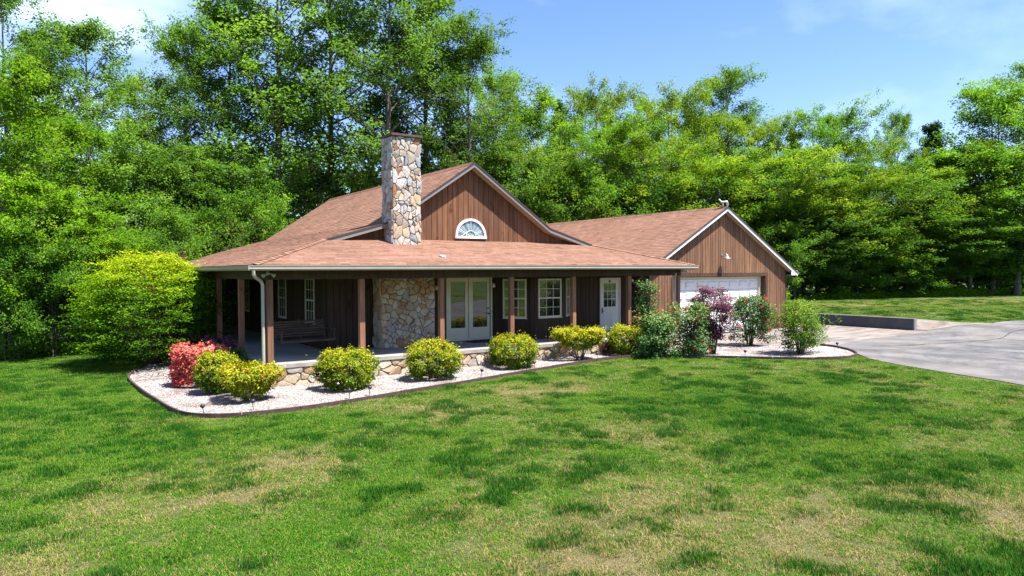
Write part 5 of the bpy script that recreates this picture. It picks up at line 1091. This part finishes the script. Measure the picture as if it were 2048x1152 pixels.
# the big layered shrub left of the porch
def burning():
    rr = np.random.default_rng(77); x, y = -1.95, 7.3; t = empty('spray_shrub', (x, y, float(hgt(x, y)))); H = 3.5; Rr = 2.4; C = []; T = []; O = []; lines = []
    for i in range(30):
        a = i * 2.4; e = np.array([math.cos(a) * Rr * .6, math.sin(a) * Rr * .6, H * rr.uniform(.45, .85)]); lines.append((wobble(rr, np.array([math.cos(a) * .2, math.sin(a) * .2, -.05]), e, 7, .12, -.5), np.linspace(.04, .012, 7)))
    m = 1500
    for i in range(m):
        hz = rr.random() ** .8; a = rr.uniform(0, 6.283); z = .12 + hz * (H - .15); pr = max(.12, 1 - abs((hz - .46) / .60) ** 2.9) * (1 + .10 * math.sin(3 * a + 1) + .05 * math.sin(7 * a)); rad = Rr * pr * (1 - .42 * rr.random() ** 1.3)
        c = np.array([math.cos(a) * rad, math.sin(a) * rad, z]); c = c * (np.array([1.16, 1.16, 1.05]) if rr.random() < .14 else 1); od = np.array([math.cos(a), math.sin(a), 0]); sd_ = np.array([-od[1], od[0], 0]); k = rr.integers(22, 38)
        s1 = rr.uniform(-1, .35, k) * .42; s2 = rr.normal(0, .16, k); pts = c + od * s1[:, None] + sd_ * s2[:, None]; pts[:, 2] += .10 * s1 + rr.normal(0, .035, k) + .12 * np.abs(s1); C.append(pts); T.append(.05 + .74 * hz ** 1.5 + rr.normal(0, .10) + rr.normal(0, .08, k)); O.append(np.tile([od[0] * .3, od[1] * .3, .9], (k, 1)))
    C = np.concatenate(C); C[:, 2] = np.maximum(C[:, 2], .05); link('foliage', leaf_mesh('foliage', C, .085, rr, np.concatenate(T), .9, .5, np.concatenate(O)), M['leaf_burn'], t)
    V, F = tubes_mesh(lines, 6); link('stems', fastmesh('stems', V, F, None, True), M['stem'], t); tag(t, 'very large rounded shrub of layered yellow-green sprays left of the porch', 'shrub')
burning()
tm, cm = TREES['low'][0]
for i, (x, y, z, w, s) in enumerate(((1.1, 13.6, 3.4, 1.0, 'seen through the left porch posts'), (3.2, 19.0, 5.1, 1.3, 'peeking above the left porch roof corner'))):
    t = empty('copper_tree', (x, y if i else 18.2, float(hgt(x, y))), i * 2.0); t.scale = (w / 2.2, w / 2.2, (z - 0) / 4.2)
    if i == 0: t.location = (-.9, 10.6, -.1)
    link('trunk', material_variant(tm, M['bark']), None, t); link('crown', material_variant(cm, M['leaf_copper']), None, t); tag(t, 'reddish copper-leaved small tree ' + s, 'tree', 'copper-leaved small trees')

# ------------------------------------------------------------------ lawn grass
def blade_patch(seed, n, rad, h0, h1, w):
    rr = np.random.default_rng(seed); r_ = rad * np.sqrt(rr.random(n)); a = rr.uniform(0, 6.283, n); bx, by = r_ * np.cos(a), r_ * np.sin(a); h = rr.uniform(h0, h1, n); d = rr.uniform(0, 6.283, n); l = h * rr.uniform(.3, 1.5, n)
    ca, sa = np.cos(d), np.sin(d); B = np.c_[bx, by, np.full(n, -.006)]; S = np.c_[-sa, ca, np.zeros(n)] * w * .5
    m = B + np.c_[ca * l * .35, sa * l * .35, h * .62]; tp = B + np.c_[ca * l, sa * l, h]
    V = np.stack([B - S, B + S, m + S * .8, m - S * .8, tp], 1).reshape(-1, 3); base = np.arange(n) * 5
    me = bpy.data.meshes.new('grass_patch'); F = [tuple(f) for f in (base[:, None] + np.array([0, 1, 2, 3])).tolist()] + [tuple(f) for f in (base[:, None] + np.array([3, 2, 4])).tolist()]
    me.from_pydata(V.tolist(), [], F); me.update(); at = me.attributes.new('bt', 'FLOAT', 'POINT'); tv = np.repeat(rr.random(n), 5); at.data.foreach_set('value', tv.astype(np.float32)); return me
def grassmat():
    m, nt, bs, out = newmat('grass_blade'); a = nt.nodes.new('ShaderNodeAttribute'); a.attribute_name = 'bt'
    d = nt.nodes.new('ShaderNodeAttribute'); d.attribute_type = 'INSTANCER'; d.attribute_name = 'dark'; y = nt.nodes.new('ShaderNodeAttribute'); y.attribute_type = 'INSTANCER'; y.attribute_name = 'dry'
    r1 = ramp(nt, [(0, (0.040, 0.165, 0.006)), (0.5, (0.090, 0.265, 0.010)), (0.82, (0.17, 0.34, 0.020)), (0.93, (0.34, 0.36, 0.08)), (1, (0.50, 0.41, 0.18))], a.outputs['Fac'])
    r2 = ramp(nt, [(0, (0.012, 0.075, 0.006)), (0.6, (0.036, 0.165, 0.010)), (1, (0.085, 0.25, 0.018))], a.outputs['Fac'])
    r3 = ramp(nt, [(0, (0.12, 0.22, 0.02)), (0.4, (0.27, 0.30, 0.045)), (0.65, (0.46, 0.36, 0.14)), (1, (0.62, 0.45, 0.27))], a.outputs['Fac'])
    def mod(src, sc_, amp):
        n = noise(nt, sc_, 4, 0.7, wcoords(nt)); q = nt.nodes.new('ShaderNodeMath'); q.operation = 'MULTIPLY_ADD'; q.inputs[1].default_value = amp; nt.links.new(n.outputs['Fac'], q.inputs[0]); nt.links.new(src, q.inputs[2])
        w = nt.nodes.new('ShaderNodeMapRange'); w.interpolation_type = 'SMOOTHSTEP'; w.inputs['From Min'].default_value = amp * .5 + .26; w.inputs['From Max'].default_value = amp * .5 + .72; nt.links.new(q.outputs[0], w.inputs['Value']); return w.outputs[0]
    lime = ramp(nt, [(.48, (0, 0, 0)), (.66, (.8, .8, .8))], noise(nt, .55, 6, .7, wcoords(nt)).outputs['Fac']); c1_ = mixrgb(nt, r1.outputs[0], (0.20, 0.33, 0.03), lime.outputs[0])
    c = mixrgb(nt, c1_, r2.outputs[0], mod(d.outputs['Fac'], 5.0, 3.0)); c = mixrgb(nt, c, r3.outputs[0], mod(y.outputs['Fac'], 9.0, 3.2))
    nt.links.new(c, bs.inputs['Base Color']); bs.inputs['Roughness'].default_value = 0.7; bs.inputs['Specular IOR Level'].default_value = 0.08
    tr = nt.nodes.new('ShaderNodeBsdfTranslucent'); nt.links.new(c, tr.inputs['Color']); mx = nt.nodes.new('ShaderNodeMixShader'); mx.inputs[0].default_value = .3
    nt.links.new(bs.outputs[0], mx.inputs[1]); nt.links.new(tr.outputs[0], mx.inputs[2]); nt.links.new(mx.outputs[0], out.inputs[0]); return m
M['grass'] = grassmat()
def lawn():
    st = .12; xs = np.arange(-16, 46, st); ys = np.arange(-16, 16, st); X, Yy = np.meshgrid(xs, ys); x = X.ravel(); y = Yy.ravel()
    dx, dy = x - CAM.x, y - CAM.y; dep = dx * fw0.x + dy * fw0.y; lat = dx * rt0.x + dy * rt0.y
    ok = (dep > 4.6) & (np.abs(lat) < dep * .80 + 1.2) & (dep < 46)
    for P in (BED, PAD, RAMP, DRIVE): ok &= ~inpoly(x, y, P)
    ok &= ~((x > -.3) & (x < 24.2) & (y > -.1)); ok &= ~((x > 24) & (x < 26.3) & (y > -3.4)); ok &= ~((x < 26) & (y > 12.3)); ok &= ~((x < 30) & (x > 24) & (y > 6))
    dk, dr = lawnmaps(x, y); dens = np.where(ok, 1.0, 0.0) * np.clip(1.15 - dep / 60, .5, 1) * (1 - .72 * sm(dr, .5, .95)) * (1 + .4 * dk)
    nx, ny = len(xs), len(ys); idx = np.arange(nx * ny).reshape(ny, nx); F = np.stack([idx[:-1, :-1], idx[:-1, 1:], idx[1:, 1:], idx[1:, :-1]], -1).reshape(-1, 4)
    F = F[ok[F].all(1)]; used = np.unique(F); rm = -np.ones(nx * ny, int); rm[used] = np.arange(len(used))
    me = fastmesh('lawn_grass', np.c_[x, y, hgt(x, y)][used], rm[F], {'dens': ('POINT', dens[used]), 'dark': ('POINT', dk[used]), 'dry': ('POINT', dr[used])})
    o = link('lawn_grass', me, M['grass']); tag(o, 'short patchy lawn grass with darker tufts and straw spots', kind='stuff')
    ng = bpy.data.node_groups.new('scatter_grass', 'GeometryNodeTree'); ng.interface.new_socket('Geometry', in_out='INPUT', socket_type='NodeSocketGeometry'); ng.interface.new_socket('Geometry', in_out='OUTPUT', socket_type='NodeSocketGeometry')
    n = ng.nodes; l = ng.links; gi = n.new('NodeGroupInput'); go = n.new('NodeGroupOutput')
    def attr(name):
        a = n.new('GeometryNodeInputNamedAttribute'); a.data_type = 'FLOAT'; a.inputs['Name'].default_value = name; return a.outputs['Attribute']
    dp = n.new('GeometryNodeDistributePointsOnFaces'); md = n.new('ShaderNodeMath'); md.operation = 'MULTIPLY'; md.inputs[1].default_value = 74.0; l.new(attr('dens'), md.inputs[0]); l.new(gi.outputs[0], dp.inputs['Mesh']); l.new(md.outputs[0], dp.inputs['Density'])
    ip = n.new('GeometryNodeInstanceOnPoints'); l.new(dp.outputs['Points'], ip.inputs['Points'])
    jg = n.new('GeometryNodeJoinGeometry')
    for s in (1, 2, 3, 4):
        bm_ = blade_patch(s, 85, .125, .014, .046, .0058); bm_.materials.append(M['grass']); bo = bpy.data.objects.new('grass_patch', bm_); oi = n.new('GeometryNodeObjectInfo'); oi.inputs['Object'].default_value = bo; oi.inputs['As Instance'].default_value = True; l.new(oi.outputs['Geometry'], jg.inputs[0])
    l.new(jg.outputs[0], ip.inputs['Instance']); ip.inputs['Pick Instance'].default_value = True
    ri = n.new('FunctionNodeRandomValue'); ri.data_type = 'INT'; ri.inputs[4].default_value = 0; ri.inputs[5].default_value = 3; l.new(ri.outputs[2], ip.inputs['Instance Index'])
    rv = n.new('FunctionNodeRandomValue'); rv.data_type = 'FLOAT_VECTOR'; rv.inputs[0].default_value = (-.06, -.06, 0); rv.inputs[1].default_value = (.06, .06, 6.283); l.new(rv.outputs[0], ip.inputs['Rotation'])
    rs = n.new('FunctionNodeRandomValue'); rs.data_type = 'FLOAT'; rs.inputs[2].default_value = .75; rs.inputs[3].default_value = 1.25
    ma = n.new('ShaderNodeMath'); ma.operation = 'MULTIPLY_ADD'; ma.inputs[1].default_value = 1.5; ma.inputs[2].default_value = .8; l.new(attr('dark'), ma.inputs[0])
    mm = n.new('ShaderNodeMath'); mm.operation = 'MULTIPLY'; l.new(ma.outputs[0], mm.inputs[0]); l.new(rs.outputs[1], mm.inputs[1])
    cx = n.new('ShaderNodeCombineXYZ'); l.new(rs.outputs[1], cx.inputs[0]); l.new(rs.outputs[1], cx.inputs[1]); l.new(mm.outputs[0], cx.inputs[2]); l.new(cx.outputs[0], ip.inputs['Scale'])
    l.new(ip.outputs[0], go.inputs[0]); md_ = o.modifiers.new('scatter', 'NODES'); md_.node_group = ng
lawn()

# ------------------------------------------------------------------ base colours brought to real-world albedo for this exposure
KEEP = {'white_paint': .82, 'window_glass': 1.0, 'black_metal': 1.0, 'galvanised_metal': .8, 'fan_shade': .9, 'cream_trim': .9, 'door_paint': .9, 'gutter_paint': .85, 'red_petal': .9, 'cream_petal': .9, 'coral_flower': .78}
for m in bpy.data.materials:
    if not m.use_nodes: continue
    k_ = KEEP.get(m.name, .70)
    if k_ == 1.0: continue
    for nd in list(m.node_tree.nodes):
        if nd.type in ('BSDF_PRINCIPLED', 'BSDF_TRANSLUCENT'):
            inp = nd.inputs['Base Color'] if nd.type == 'BSDF_PRINCIPLED' else nd.inputs['Color']
            if inp.links:
                src = inp.links[0].from_socket; c = mixrgb(m.node_tree, src, (k_, k_, k_), 1.0, 'MULTIPLY'); m.node_tree.links.new(c, inp)
            else:
                v = inp.default_value; inp.default_value = (v[0] * k_, v[1] * k_, v[2] * k_, 1)
